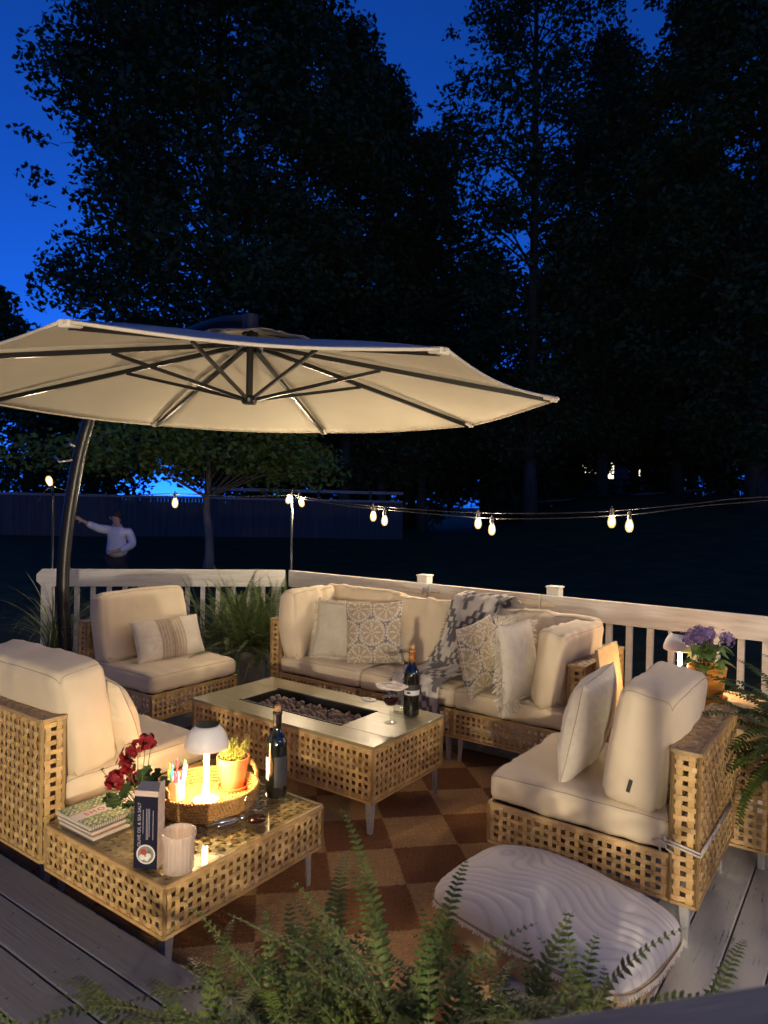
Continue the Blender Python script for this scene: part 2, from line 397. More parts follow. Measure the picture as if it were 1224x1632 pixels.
# ------------------------------------------------------------------ world, sun, camera
W = bpy.data.worlds.new('World'); SC.world = W; W.use_nodes = True
wn = W.node_tree.nodes; wl = W.node_tree.links
sky = wn.new('ShaderNodeTexSky'); sky.sky_type = 'NISHITA'; sky.sun_disc = False
sky.sun_elevation = R(1.0); sky.sun_rotation = R(-15); sky.altitude = 100; sky.air_density = 1.0; sky.ozone_density = 6.0; sky.dust_density = .3
bw = wn.new('ShaderNodeRGBToBW'); wl.new(sky.outputs[0], bw.inputs[0])
tint = wn.new('ShaderNodeVectorMath'); tint.operation = 'SCALE'
SKYHUE = (.115, 1.36, 8.7)       # deep blue hour, as the camera's warm white balance sees it
tint.inputs[0].default_value = SKYHUE
wl.new(bw.outputs[0], tint.inputs['Scale'])
bg = wn['Background']; bg.inputs['Strength'].default_value = .15
wl.new(tint.outputs[0], bg.inputs['Color'])

cam_d = bpy.data.cameras.new('Camera'); cam = bpy.data.objects.new('Camera', cam_d); COL.objects.link(cam)
cam_d.sensor_fit = 'VERTICAL'; cam_d.sensor_height = 36; cam_d.sensor_width = 27; cam_d.lens = 36*F/1632
cam_d.clip_start = .02; cam_d.clip_end = 2000
cam.matrix_world = Matrix.Translation((0, 0, EYE)) @ Matrix.Rotation(R(90)+PITCH, 4, 'X') @ Matrix.Rotation(ROLL, 4, 'Z')
cam_d.dof.use_dof = True; cam_d.dof.focus_distance = 3.6; cam_d.dof.aperture_fstop = 4.5
SC.camera = cam
SC.view_settings.view_transform = 'Standard'; SC.view_settings.look = 'None'; SC.view_settings.exposure = .5; SC.view_settings.gamma = 1
cy = SC.cycles
cy.use_denoising = True; cy.max_bounces = 8; cy.diffuse_bounces = 4; cy.glossy_bounces = 4; cy.transmission_bounces = 6
cy.transparent_max_bounces = 16; cy.sample_clamp_indirect = 6; cy.caustics_reflective = False; cy.caustics_refractive = False
try: cy.use_light_tree = True
except Exception: pass

# ------------------------------------------------------------------ ground, decks, rug
def sstep(a, b, x):
    t = min(1, max(0, (x-a)/(b-a))); return t*t*(3-2*t)
def lawn_z(x, y):
    d = math.hypot(x, y); return -.42 + .42*min(1, max(0, (d-8)/24)) + 2.5*sstep(20, 44, d)*sstep(.10, .32, x/max(y, 1e-3) if y > 0 else 0)
mb = MB()
rad = [0, 3, 6, 9, 12, 16, 20, 23, 26, 29, 32, 35, 38, 41, 44, 48, 60, 90, 150, 300, 700]; NK = 144
vs = [(0, 0, lawn_z(0, 0))]; fs = []
for r_ in rad[1:]:
    for k in range(NK):
        an = 2*math.pi*k/NK; x, y = r_*math.cos(an), r_*math.sin(an)
        vs.append((x, y, lawn_z(x, y) + .05*noise.noise((x*.2, y*.2, 0))*(r_ > 9)))
for k in range(NK): fs.append((0, 1+k, 1+(k+1) % NK))
for i in range(len(rad)-2):
    for k in range(NK): fs.append((1+i*NK+k, 1+(i+1)*NK+k, 1+(i+1)*NK+(k+1) % NK, 1+i*NK+(k+1) % NK))
mb.add(vs, fs); tag(mb.build('lawn', MT['lawn'], smooth=True), kind='structure')

RAILB = 4.752; CORA = -4.446; STEP = 1.40
def board(mb, x0, x1, y0, y1, z, axis, th=.035, ch=.004):
    # board with eased top edges, long axis x (0) or y (1)
    w0, w1 = (y0, y1) if axis == 0 else (x0, x1)
    l0, l1 = (x0, x1) if axis == 0 else (y0, y1)
    prof = [(w0, z-th), (w0, z-ch), (w0+ch, z), (w1-ch, z), (w1, z-ch), (w1, z-th)]
    vs = []
    for l in (l0, l1):
        for (w, zz) in prof: vs.append((l, w, zz) if axis == 0 else (w, l, zz))
    n = 6
    mb.add(vs, [tuple(range(n)), tuple(range(2*n-1, n-1, -1))]+[(i, (i+1) % n, n+(i+1) % n, n+i) for i in range(n)])
mb = MB()
k = -42
while k*.143 < 1.9:
    a0 = k*.143; a1 = a0+.137
    bend = RAILB+.10 if a0 > CORA else RAILB+.10+(a0-CORA)
    if bend > STEP+.2: board(mb, a0+random.uniform(0, .001), a1, STEP+.012, bend, random.uniform(-.0015, 0), 1)
    k += 1
tag(mb.build('lower_deck', MT['deck_lo'], rz=TH), kind='structure')
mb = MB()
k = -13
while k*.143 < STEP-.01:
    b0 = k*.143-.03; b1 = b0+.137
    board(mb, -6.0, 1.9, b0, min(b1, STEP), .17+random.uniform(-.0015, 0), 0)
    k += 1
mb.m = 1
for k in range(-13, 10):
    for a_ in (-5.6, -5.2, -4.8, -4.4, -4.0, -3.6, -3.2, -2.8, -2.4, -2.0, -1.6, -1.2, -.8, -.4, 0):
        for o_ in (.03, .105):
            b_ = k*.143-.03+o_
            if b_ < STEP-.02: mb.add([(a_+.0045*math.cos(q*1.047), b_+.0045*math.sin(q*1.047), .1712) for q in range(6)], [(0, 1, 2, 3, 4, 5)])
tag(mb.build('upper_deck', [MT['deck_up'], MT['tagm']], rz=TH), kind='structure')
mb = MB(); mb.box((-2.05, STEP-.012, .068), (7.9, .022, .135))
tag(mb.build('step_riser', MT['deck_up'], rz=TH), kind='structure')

mb = MB()
def rugf(s, t):
    a = -3.95+s*2.95; b = 1.56+t*2.5
    e = max(0, 1-min(s, 1-s, t, 1-t)*60)
    return (a, b, .011 + .0025*noise.noise((a*2, b*2, 3)) - .006*e*0)
mb.grid(rugf, 60, 50); rug = mb.build('area_rug', rug_mat(), rz=TH, smooth=True)
md = rug.modifiers.new('thick', 'SOLIDIFY'); md.thickness = .008; md.offset = -1
tag(rug, 'tan and brown checked woven rug lying under the fire table', 'rug')

# ------------------------------------------------------------------ cushions
def rbox(p, half, r):
    q = [max(-(h-r), min(h-r, c*h)) for c, h in zip(p, half)]
    d = Vector([c*h-qq for c, h, qq in zip(p, half, q)])
    L = d.length
    return Vector(q) + (d*(r/L) if L > 1e-9 else Vector())

def cushion(w, d, h, name, parent, loc, rot=(0, 0, 0), r=.045, puff=.16, side=.05, wr=.007, seed=0, matl='fabric', n=26, droop=0.0, tagpos=None, sag=0.0, pleat=1.0):
    half = (w/2, d/2, h/2)
    def f(p):
        x, y, z = p
        v = rbox(p, half, r)
        ex, ey, ez = 1-x*x, 1-y*y, 1-z*z
        v.z *= 1+puff*(ex*ey)**.6
        v.x *= 1+side*.5*ez*ey; v.y *= 1+side*ez*ex
        # corners drawn in, edges wavy
        v.z *= 1-.10*(abs(x)**8)*(abs(y)**8)
        if droop: v.y += droop*h*(x*x)*(1 if y > 0 else .4)*.3; 
        if sag: v.z -= sag*(z > 0)*math.exp(-((x*1.6)**2+(y*1.6)**2))
        s = seed*13.7
        nz = noise.noise((v.x*4+s, v.y*4, v.z*4))*wr*.8
        # gathers running in from the seams
        g1 = noise.noise((v.x*17+s, v.y*2.0, v.z*1.5))*max(0, abs(y)-.35)**1*abs(z)
        g2 = noise.noise((v.x*2.0, v.y*17+s, v.z*1.5))*max(0, abs(x)-.35)**1*abs(z)
        g3 = noise.noise((v.x*13+s, v.y*3, v.z*3))*max(0, abs(z)-.2)*abs(y)*.5
        amp = wr*1.35*pleat
        nrm = Vector((x*abs(x)**3, y*abs(y)**3, z*abs(z)**3)); nrm = nrm.normalized() if nrm.length > 0 else nrm
        ridge = noise.ridged_multi_fractal((v.x*4.5+s, v.y*3.1-s, v.z*4), 1.0, 2.0, 3, 1.0, 2.0)-1.0
        return v + nrm*(nz + amp*(g1+g2+.7*g3)*2.0 + ridge*wr*.22)
    mb = MB()
    def lin(i): return -1+2*i/n
    # denser near edges
    def cl(t): t = -1+2*t; return math.copysign(abs(t)**.8, t)
    faces = [lambda s, t: (cl(s), cl(t), 1), lambda s, t: (cl(t), cl(s), -1), lambda s, t: (cl(s), -1, cl(t)), lambda s, t: (cl(t), 1, cl(s)), lambda s, t: (-1, cl(t), cl(s)), lambda s, t: (1, cl(s), cl(t))]
    dims = [(n, n), (n, n), (n, n//2), (n//2, n), (n//2, n), (n, n//2)]
    for fc, (a, b) in zip(faces, [(n, n), (n, n), (n, n), (n, n), (n, n), (n, n)]):
        mb.grid(lambda s, t: f(fc(s, t)), a, b)
    o = mb.build(name, MT[matl], parent, smooth=True)
    bm = bmesh.new(); bm.from_mesh(o.data); bmesh.ops.remove_doubles(bm, verts=bm.verts, dist=1e-5); bmesh.ops.recalc_face_normals(bm, faces=bm.faces); bm.to_mesh(o.data); bm.free()
    o.data.polygons.foreach_set('use_smooth', [True]*len(o.data.polygons))
    o.location = loc; o.rotation_euler = rot
    # piping along the two seams
    for z in (1, -1):
        sm = MB(); loop = []
        K = 22
        for (x0, y0, x1, y1) in ((-1, -1, 1, -1), (1, -1, 1, 1), (1, 1, -1, 1), (-1, 1, -1, -1)):
            for i in range(K):
                t = i/K; q_ = (x0+(x1-x0)*t, y0+(y1-y0)*t, z); e_ = Vector([c_*(abs(c_) > .999) for c_ in q_]); loop.append(f(q_)+e_.normalized()*.0008)
        loop.append(loop[0]); sm.tube(loop, .0017, 5, cap=False)
        sm.build('seam', MT['seam'], o, smooth=True)
    if tagpos:
        tm = MB(); tm.M = Matrix.Translation(tagpos[0]) @ Euler(tagpos[1]).to_matrix().to_4x4(); tm.box((0, 0, 0), (.014, .003, .05))
        tm.build('care_tag', MT['tagm'], o)
    return o

def pillow(name, label, w, h, T, loc, yaw, tilt=0, roll=0, matl='white_fabric', colfn=None, n=40, seed=0, fringe=0, pinch=.06, group=None, wr=.006, pw=.42):
    root = thing(name, label, 'pillow', loc, 0, group)
    root.rotation_euler = Euler((0, 0, yaw)).to_matrix().to_euler()
    Rm = Matrix.Rotation(roll, 4, 'Y'); Rt = Matrix.Rotation(tilt, 4, 'X')
    root.rotation_mode = 'XYZ'
    root.rotation_euler = (Matrix.Rotation(yaw, 4, 'Z') @ Rt @ Rm).to_euler()
    s0 = seed*7.3
    def f(s, t, sd):
        e = max(0, (1-s*s)*(1-t*t))**pw
        x = w/2*s*(1-pinch*(1-t*t)); z = h/2*t*(1-pinch*(1-s*s))
        y = sd*T/2*e
        q = noise.noise((x*9+s0, z*9, sd))*wr*e**.5*2 + noise.noise((x*22+s0, z*5, sd*2))*wr*.7*(1-e)
        # creases running from the corners
        q += noise.noise(((s+t)*2.5+s0, (s-t)*7, sd))*wr*.9*(e**.6)
        return Vector((x, y+sd*q, z+h/2))
    mb = MB()
    for sd in (-1, 1):
        mb.grid(lambda a, b: f(2*a-1, 2*b-1, sd), n, n, (lambda a, b: colfn((a-.5)*w, (b-.5)*h)) if colfn else None)
    o = mb.build('cover', MT[matl], root, smooth=True)
    bm = bmesh.new(); bm.from_mesh(o.data); bmesh.ops.remove_doubles(bm, verts=bm.verts, dist=1e-5); bmesh.ops.recalc_face_normals(bm, faces=bm.faces); bm.to_mesh(o.data); bm.free()
    o.data.polygons.foreach_set('use_smooth', [True]*len(o.data.polygons))
    if fringe:
        fm = MB(); rnd = random.Random(seed)
        per = []
        for i in range(110):
            t = -1+2*i/110
            per += [((t, -1), (0, -1)), ((t, 1), (0, 1)), ((-1, t), (-1, 0)), ((1, t), (1, 0))]
        for (st, dr) in per:
            p = f(st[0], st[1], 1)
            for q in range(4):
                L = fringe*rnd.uniform(.6, 1.15)
                d = Vector((dr[0]+rnd.uniform(-.5, .5), rnd.uniform(-.7, .7), dr[1]+rnd.uniform(-.5, .5)-.2)).normalized()
                sd = d.cross(Vector((rnd.uniform(-1, 1), rnd.uniform(-1, 1), rnd.uniform(-1, 1)))).normalized()*.0028
                p2 = p+d*L*.55+Vector((0, rnd.uniform(-.004, .004), 0)); p3 = p+d*L+Vector((0, 0, -.006))
                fm.add([p-sd, p+sd, p2+sd, p2-sd, p3+sd*.6, p3-sd*.6], [(0, 1, 2, 3), (3, 2, 4, 5)])
        fm.build('fringe', MT['fringe'], root)
    else:
        sm = MB(); loop = []
        for (x0, y0, x1, y1) in ((-1, -1, 1, -1), (1, -1, 1, 1), (1, 1, -1, 1), (-1, 1, -1, -1)):
            for i in range(24):
                t = i/24; loop.append(f(x0+(x1-x0)*t, y0+(y1-y0)*t, 1))
        loop.append(loop[0]); sm.tube(loop, .002, 5, cap=False); sm.build('seam', MT['seam'] if not colfn else MT['fringe'], root, smooth=True)
    return root

# ------------------------------------------------------------------ wicker modules (front at y=0, back towards +y, centred in x)
SH, LEGH, BH, PT, WMOD = .338, .172, .73, .09, .74
def leg_mesh(sx, sy):
    mb = MB()
    # splayed bracket under the frame, tapered angle leg
    w0, w1 = .036, .020
    top, bot = LEGH, 0.0
    vs = []
    for z, w in ((top-.006, w0), (bot, w1)):
        vs += [(0, 0, z), (sx*-w, 0, z), (sx*-w, sy*-.006, z), (sx*-.006, sy*-.006, z), (sx*-.006, sy*-w, z), (0, sy*-w, z)]
    mb.add(vs, [(0,1,2,3,4,5), (11,10,9,8,7,6)]+[(i, (i+1) % 6, 6+(i+1) % 6, 6+i) for i in range(6)])
    mb.box((sx*-.045, sy*-.045, top-.003), (.10, .10, .005))
    return mb

def add_legs(root, x0, x1, y0, y1, ins=.03):
    for sx, x in ((-1, x0), (1, x1)):
        for sy, y in ((-1, y0), (1, y1)):
            l = leg_mesh(sx, sy).build('leg', MT['leg_metal'], root); l.location = (x-sx*ins, y-sy*ins, 0)

def weave_box(mb, x0, x1, y0, y1, z0, z1, cell=.036, fill=.49, faces='fblr'):
    X, Y, Z = Vector((1, 0, 0)), Vector((0, 1, 0)), Vector((0, 0, 1))
    h = z1-z0
    if 'f' in faces: mb.weave((x0, y0, z0), X, Z, x1-x0, h, cell, fill)
    if 'b' in faces: mb.weave((x1, y1, z0), -X, Z, x1-x0, h, cell, fill)
    if 'l' in faces: mb.weave((x0, y1, z0), -Y, Z, y1-y0, h, cell, fill)
    if 'r' in faces: mb.weave((x1, y0, z0), Y, Z, y1-y0, h, cell, fill)

def back_panel(root, x0, x1, y0, y1, name='back_panel'):
    mb = MB((1, 1, 1)); weave_box(mb, x0, x1, y0, y1, LEGH, BH-.008)
    mb.m = 1
    mb.weave((x0-.004, y0-.004, BH-.004), (1, 0, 0), (0, 1, 0), x1-x0+.008, y1-y0+.008, .030, .93, amp=.003, border=.013)
    return mb.build(name, [MT['wicker'], MT['wicker_dense']], root)

def seat_base(root, x0, x1, y0, y1):
    mb = MB((1, 1, 1)); weave_box(mb, x0, x1, y0, y1, LEGH, SH-.004)
    mb.m = 1; mb.box(((x0+x1)/2, (y0+y1)/2, SH-.012), (x1-x0-.02, y1-y0-.02, .008))
    return mb.build('base', [MT['wicker'], MT['wicker_dark']], root)

def make_chair(label, corner, rz, seed, depth=.74, tilt=12, back_h=.46, cx=0.0, tie=False, group='wicker lounge chairs round the fire table', cush_w=.70, back_t=.19, tags=None, yoff=0.0):
    root = thing('lounge_chair', label, 'lounge chair', corner, rz, group)
    x = WMOD/2
    seat_base(root, -x+.004, x-.004, 0, depth-.005)
    back_panel(root, -x, x, depth, depth+PT)
    add_legs(root, -x, x, 0, depth+PT)
    cushion(WMOD-.005, depth, .125, 'seat_cushion', root, (0, depth/2-.004, SH+.064), r=.035, puff=.12, side=.02, wr=.005, seed=seed)
    t = R(tilt)
    cushion(cush_w, back_t, back_h, 'back_cushion', root, (cx, depth-.115+yoff, SH+.125+back_h/2*math.cos(t)-.005), rot=(-t, 0, 0), r=.036, puff=.06, side=.17, wr=.009, seed=seed+3, tagpos=tags, pleat=.55)
    if tie:
        mb = MB(); y = depth
        for dz in (0, .012):
            pts = [(x+.012, y-.03, .385+dz), (x+.014, y+.02, .38+dz), (x+.012, y+PT+.012, .365+dz), (x*.4, y+PT+.014, .355+dz), (-x*.6, y+PT+.014, .35+dz)]
            mb.tube(pts, .0045, 6)
        for q in range(5):
            a = q*1.3; mb.tube([(x+.014, y-.02, .385), (x+.022, y-.02+.022*math.cos(a), .385+.02*math.sin(a)), (x+.016, y-.02+.04*math.cos(a+.5), .375+.03*math.sin(a+.3))], .004, 6)
        mb.build('tie_cord', MT['cord'], root, smooth=True)
    return root

def hpos(a, b): return HP(a, b, 0)
# right chair: back towards +a
rc = make_chair('cream chair with two plain pillows, seen side on beside the striped floor cushion', hpos(-1.345, 2.70+.37), TH-math.pi/2, 1, tie=True, tilt=8, back_t=.225, back_h=.455, yoff=-.02, cush_w=.60, cx=.05,
                tags=((.30+.022, -.0, -.13), (0, .1, math.pi/2)))
# back-left chair: back towards -a
bc = make_chair('cream chair with a striped lumbar pillow, standing before the left railing', hpos(-3.806, 2.79+.37), TH+math.pi/2, 2, tilt=10, back_t=.17, back_h=.48)
# front-left chair: back towards -b
fc = make_chair('cream chair with its wicker back on the step, round pillow on its seat', hpos(-2.655-.37, 1.452+.83), TH+math.pi, 3, tilt=10, back_t=.22, back_h=.455, cush_w=.74,
                tags=((-.2, -.118, -.2), (0, 1.57, 0)))

# sofa sections
SD = .60
SA, SB = -2.15, 3.786
def sofa_section(label, a0, w, seed, side=None):
    root = thing('sofa_section', label, 'sofa section', hpos(a0+w/2, SB), TH, 'cream wicker sofa sections along the rail')
    x = w/2
    seat_base(root, -x+.004, x-.004, 0, SD-.005)
    back_panel(root, -x, x, SD, SD+PT)
    x0, x1 = -x, x
    if side:
        if side < 0: back_panel(root, -x-PT, -x-.002, 0, SD+PT, 'arm_panel'); x0 -= PT
        else: back_panel(root, x+.002, x+PT, 0, SD+PT, 'arm_panel'); x1 += PT
    add_legs(root, x0, x1, 0, SD+PT)
    cushion(w-.004, SD, .125, 'seat_cushion', root, (0, SD/2-.004, SH+.064), r=.035, puff=.10, side=.03, wr=.005, seed=seed)
    t = R(13); bh = .46
    if side and side < 0:
        cushion(w-.02, .17, bh+.04, 'back_cushion', root, (.02, SD-.10, SH+.125+(bh+.02)/2*math.cos(t)), rot=(-t, 0, 0), r=.036, puff=.05, side=.16, wr=.010, seed=seed+5, pleat=1.5)
        cushion(.17, SD-.10, bh+.03, 'side_cushion', root, (-x+.085, SD/2-.07, SH+.125+(bh+.01)/2), rot=(0, -R(6), 0), r=.036, puff=.05, side=.16, wr=.010, seed=seed+7, pleat=1.5)
    elif side:
        cushion(w-.02, .17, bh, 'back_cushion', root, (-.01, SD-.10, SH+.125+bh/2*math.cos(t)), rot=(-t, 0, 0), r=.036, puff=.05, side=.16, wr=.010, seed=seed+5, pleat=1.5)
        cushion(.18, SD-.06, bh-.02, 'side_cushion', root, (x-.10, SD/2-.04, SH+.125+(bh-.02)/2), rot=(0, R(7), R(-4)), r=.036, puff=.06, side=.16, wr=.011, seed=seed+7, pleat=1.5,
                tagpos=((-.05, -(SD-.06)/2-.012, -.13), (0, .3, 0)))
    else:
        cushion(w-.01, .18, bh, 'back_cushion', root, (0, SD-.105, SH+.125+bh/2*math.cos(t)), rot=(-t, 0, 0), r=.036, puff=.05, side=.162, wr=.011, seed=seed+5, pleat=1.8)
    return root
s1 = sofa_section('left corner sofa section holding the fringed cream pillow and a medallion pillow', SA-1.48, WMOD, 11, -1)
s2 = sofa_section('armless middle sofa section with the grey patterned throw over it', SA-.74, WMOD, 12)
s3 = sofa_section('right corner sofa section with wicker arm and white fringed pillow', SA, WMOD, 13, 1)

# ------------------------------------------------------------------ low glass-topped table
LA, LB, LW, LD = -1.875, 1.441, .72, .787
t = thing('side_table', 'low square wicker table with a glass sheet on top, holding the seagrass tray', 'side table', hpos(LA-LW/2, LB), TH)
mb = MB((1, 1, 1)); weave_box(mb, -LW/2, LW/2, 0, LD, LEGH, SH-.004, .035, .48)
mb.build('table_body', MT['wicker'], t)
mb = MB((1, 1, 1)); mb.weave((-LW/2+.004, .004, SH-.002), (1, 0, 0), (0, 1, 0), LW-.008, LD-.008, .036, .60, amp=.0034, border=.016)
mb.build('woven_top', MT['wicker'], t)
mb = MB(); mb.box((0, LD/2, SH+.0115), (LW+.004, LD+.004, .006), bev=.0015); mb.build('glass_sheet', MT['sheet'], t)
add_legs(t, -LW/2, LW/2, 0, LD)
ZT = SH+.0146

# ------------------------------------------------------------------ fire table
TA, TB, TL, TW, TZ = -1.954, 2.687, 1.306, .644, .446
t = thing('fire_table', 'long wicker fire table with boarded top and open rock pit', 'fire table', hpos(TA-TL/2, TB), TH)
mb = MB((1, 1, 1)); weave_box(mb, -TL/2, TL/2, 0, TW, LEGH, TZ-.018, .037, .49)
mb.build('table_body', MT['wicker'], t)
pit = (-.42, .335, .15, .465)   # x0 x1 y0 y1 in table space
mb = MB()
o = .008; zt = TZ; th = .017
X0, X1, Y0, Y1 = -TL/2-o, TL/2+o, -o, TW+o
px0, px1, py0, py1 = pit
for (x0, x1, y0, y1) in ((X0, X1, Y0, py0), (X0, X1, py1, Y1), (X0, px0, py0+.0008, py1-.0008), (px1, X1, py0+.0008, py1-.0008)):
    mb.box(((x0+x1)/2, (y0+y1)/2, zt-th/2), (x1-x0, y1-y0, th), bev=.0018)
mb.build('table_top', MT['wood_top'], t)
mb = MB()
for (x0, x1, y0, y1) in ((px0, px1, py0, py0+.004), (px0, px1, py1-.004, py1), (px0, px0+.004, py0+.005, py1-.005), (px1-.004, px1, py0+.005, py1-.005)):
    mb.box(((x0+x1)/2, (y0+y1)/2, zt-.045), (x1-x0-.002, y1-y0, .085))
mb.box(((px0+px1)/2, (py0+py1)/2, zt-.09), (px1-px0, py1-py0, .004))
for (x0, x1, y0, y1) in ((px0-.004, px1+.004, py0-.006, py0+.006), (px0-.004, px1+.004, py1-.006, py1+.006)):
    mb.box(((x0+x1)/2, (y0+y1)/2, zt+.002), (x1-x0, y1-y0, .004))
mb.build('fire_pan', MT['dark_steel'], t)
add_legs(t, -TL/2, TL/2, 0, TW, .015)
mb = MB(); rnd = random.Random(4)
ico = bmesh.new(); bmesh.ops.create_icosphere(ico, subdivisions=2, radius=1); ico.verts.index_update()
IV = [q.co.copy() for q in ico.verts]; IF = [tuple(q.index for q in f.verts) for f in ico.faces]; ico.free()
for i in range(430):
    x = rnd.uniform(px0+.03, px1-.03); y = rnd.uniform(py0+.03, py1-.03)
    lay = rnd.choice((0, 0, 1)); s = rnd.uniform(.011, .020)
    z = zt-.060+lay*.016+rnd.uniform(0, .012)
    q = Euler((rnd.uniform(0, 6), rnd.uniform(0, 6), rnd.uniform(0, 6))).to_matrix()
    e = Vector((rnd.uniform(.8, 1.3), rnd.uniform(.75, 1.1), rnd.uniform(.6, .9)))
    sd = rnd.uniform(0, 99)
    mb.add([q @ (Vector((v.x*e.x, v.y*e.y, v.z*e.z))*s*(1+.28*noise.noise(v*1.6+Vector((sd, 0, 0)))))+Vector((x, y, z)) for v in IV], IF)
lr = mb.build('lava_rocks', MT['rock'], loc=hpos(TA-TL/2, TB), rz=TH, smooth=True)
tag(lr, 'brown lava rocks heaped in the pit of the fire table', 'rocks', kind='stuff')

# things on the fire table ------------------------------------------------
def fire_local(a, b): return HP(a, b, TZ)
def bottle(label, loc, foil, lab, h=.37, rz=0):
    t = thing('wine_bottle', label, 'wine bottle', loc, rz, 'open wine bottles'); s = h/.345; r = .040*s
    prof = [(.0, .002), (r*.8, 0), (r, .006*s), (r, .195*s), (r*.95, .212*s), (r*.72, .232*s), (r*.46, .25*s), (r*.40, .265*s), (r*.38, .31*s), (r*.44, .312*s), (r*.44, .322*s), (r*.36, .323*s), (0, .323*s)]
    mb = MB(); mb.lathe(prof, 36); mb.build('body', MT['winedark'], t, smooth=True, angle=50)
    mb = MB(); mb.lathe([(r*.41, .262*s), (r*.415, .285*s), (r*.40, .309*s), (r*.46, .311*s), (r*.46, .321*s), (r*.40, .3225*s)], 32); mb.build('foil', MT[foil], t, smooth=True)
    mb = MB(); mb.lathe([(r*.30, .323*s), (r*.31, .345*s), (r*.27, .346*s), (0, .346*s)], 20); mb.build('cork', MT['cork'], t, smooth=True)
    mb = MB()
    def lf(z0, z1, a0, a1, m, rr):
        mb.m = m
        mb.grid(lambda u, v: ((r*rr)*math.cos(a0+(a1-a0)*u), (r*rr)*math.sin(a0+(a1-a0)*u), z0+(z1-z0)*v), 20, 1)
    if lab == 'white':
        lf(.07*s, .155*s, R(-215), R(-128), 0, 1.006); lf(.045*s, .16*s, R(-95), R(10), 1, 1.006)
        for q in range(7): lf((.078+q*.010)*s, (.081+q*.010)*s, R(-205), R(-150), 1, 1.009)
    else:
        lf(.10*s, .155*s, R(-160), R(-10), 1, 1.006); lf(.105*s, .128*s, R(-155), R(-15), 0, 1.009)
        lf(.112*s, .122*s, R(-125), R(-100), 1, 1.012)
    mb.build('label', [MT['paper_label'], MT['dark_label']], t, smooth=True)
    return t
b2 = bottle('dark bottle with copper foil neck on the fire table', at(655, 1139, TZ), 'copper_foil', 'dark', .385)
b1 = bottle('dark bottle with black neck and white label on the glass table edge', at(440, 1268, ZT), 'black_foil', 'white', .385)

def wine_glass(label, loc, hh=.185):
    t = thing('wine_glass', label, 'wine glass', loc)
    outer = [(.0, .004), (.034, .001), (.036, .003), (.012, .008), (.0048, .014), (.0042, .075), (.008, .084), (.026, .096), (.041, .118), (.044, .135), (.040, .165), (.034, hh), (.033, hh), (.039, .165), (.0428, .135), (.0398, .118), (.025, .0975), (.0, .089)]
    mb = MB(); mb.lathe(outer, 32); mb.build('glass', MT['clear'], t, smooth=True)
    mb = MB(); mb.lathe([(.0, .0895), (.0245, .0985), (.0388, .1185), (.0415, .130), (.0412, .137), (.0, .137)], 32); mb.build('wine', MT['wine'], t, smooth=True)
    return t
g1 = at(622, 1152, TZ)
wine_glass('stemmed glass of red wine under a lacy coaster on the fire table', g1, .188)
mb = MB(); root = thing('coaster', 'small square lacy white coaster resting on the wine glass', 'coaster', g1+Vector((.004, .01, .1885)), .5)
def cof(u, v, dz):
    x, y = (u-.5)*.15, (v-.5)*.15; sc_ = 1-.18*(4*(u-.5)**2)*(4*(v-.5)**2)
    return (x*sc_, y*sc_, dz+.006*math.cos(x*55)*math.cos(y*55)+.05*(x*x+y*y)*8*.1)
mb.grid(lambda u, v: cof(u, v, .004), 14, 14); mb.grid(lambda u, v: cof(u, v, .0), 14, 14)
mb.build('plate', MT['lace'], root, smooth=True)
mb = MB()
per = [cof(u, 0, .004) for u in np.linspace(0, 1, 15)]+[cof(1, u, .004) for u in np.linspace(0, 1, 15)][1:]+[cof(u, 1, .004) for u in np.linspace(1, 0, 15)][1:]+[cof(0, u, .004) for u in np.linspace(1, 0, 15)][1:]
mb.tube(per, .0045, 6, cap=False)
for q in range(5): mb.tube([cof(.2+.15*q, .15, .007), cof(.2+.15*q, .85, .007)], .002, 5)
mb.build('rim', MT['lace'], root, smooth=True)
def tumbler(name, label, loc, r, h, wine=None):
    t = thing(name, label, 'glass', loc)
    mb = MB(); mb.lathe([(0, .002), (r*.86, 0), (r*.92, .004), (r*1.0, h*.4), (r*.96, h), (r*.93, h), (r*.965, h*.4), (r*.88, .012), (0, .010)], 36); mb.build('glass', MT['clear'], t, smooth=True)
    if wine:
        mb = MB(); mb.lathe([(0, .0105), (r*.86, .0125), (r*.9, .0125+wine), (0, .0125+wine)], 32); mb.build('wine', MT['wine'], t, smooth=True)
    return t
tumbler('stemless_glass', 'empty clear stemless glass between the wine glass and copper-necked bottle', at(638, 1136, TZ), .043, .11)
mb = MB(); root = thing('remote_control', 'small oval white remote lying on the fire table', 'remote control', at(588, 1116, TZ), R(-35))
mb.lathe([(0, 0), (.030, .0), (.034, .004), (.032, .009), (.0, .011)], 28); mb.v = [(x*1.5, y*.85, z) for x, y, z in mb.v]
mb.build('case', MT['white_plastic'], root, smooth=True)
mb = MB(); mb.lathe([(0, 0), (.009, 0), (.009, .0025), (0, .003)], 14, (.006, 0, .0098)); mb.box((-.016, 0, .0104), (.02, .008, .002)); mb.build('button', MT['tagm'], root)

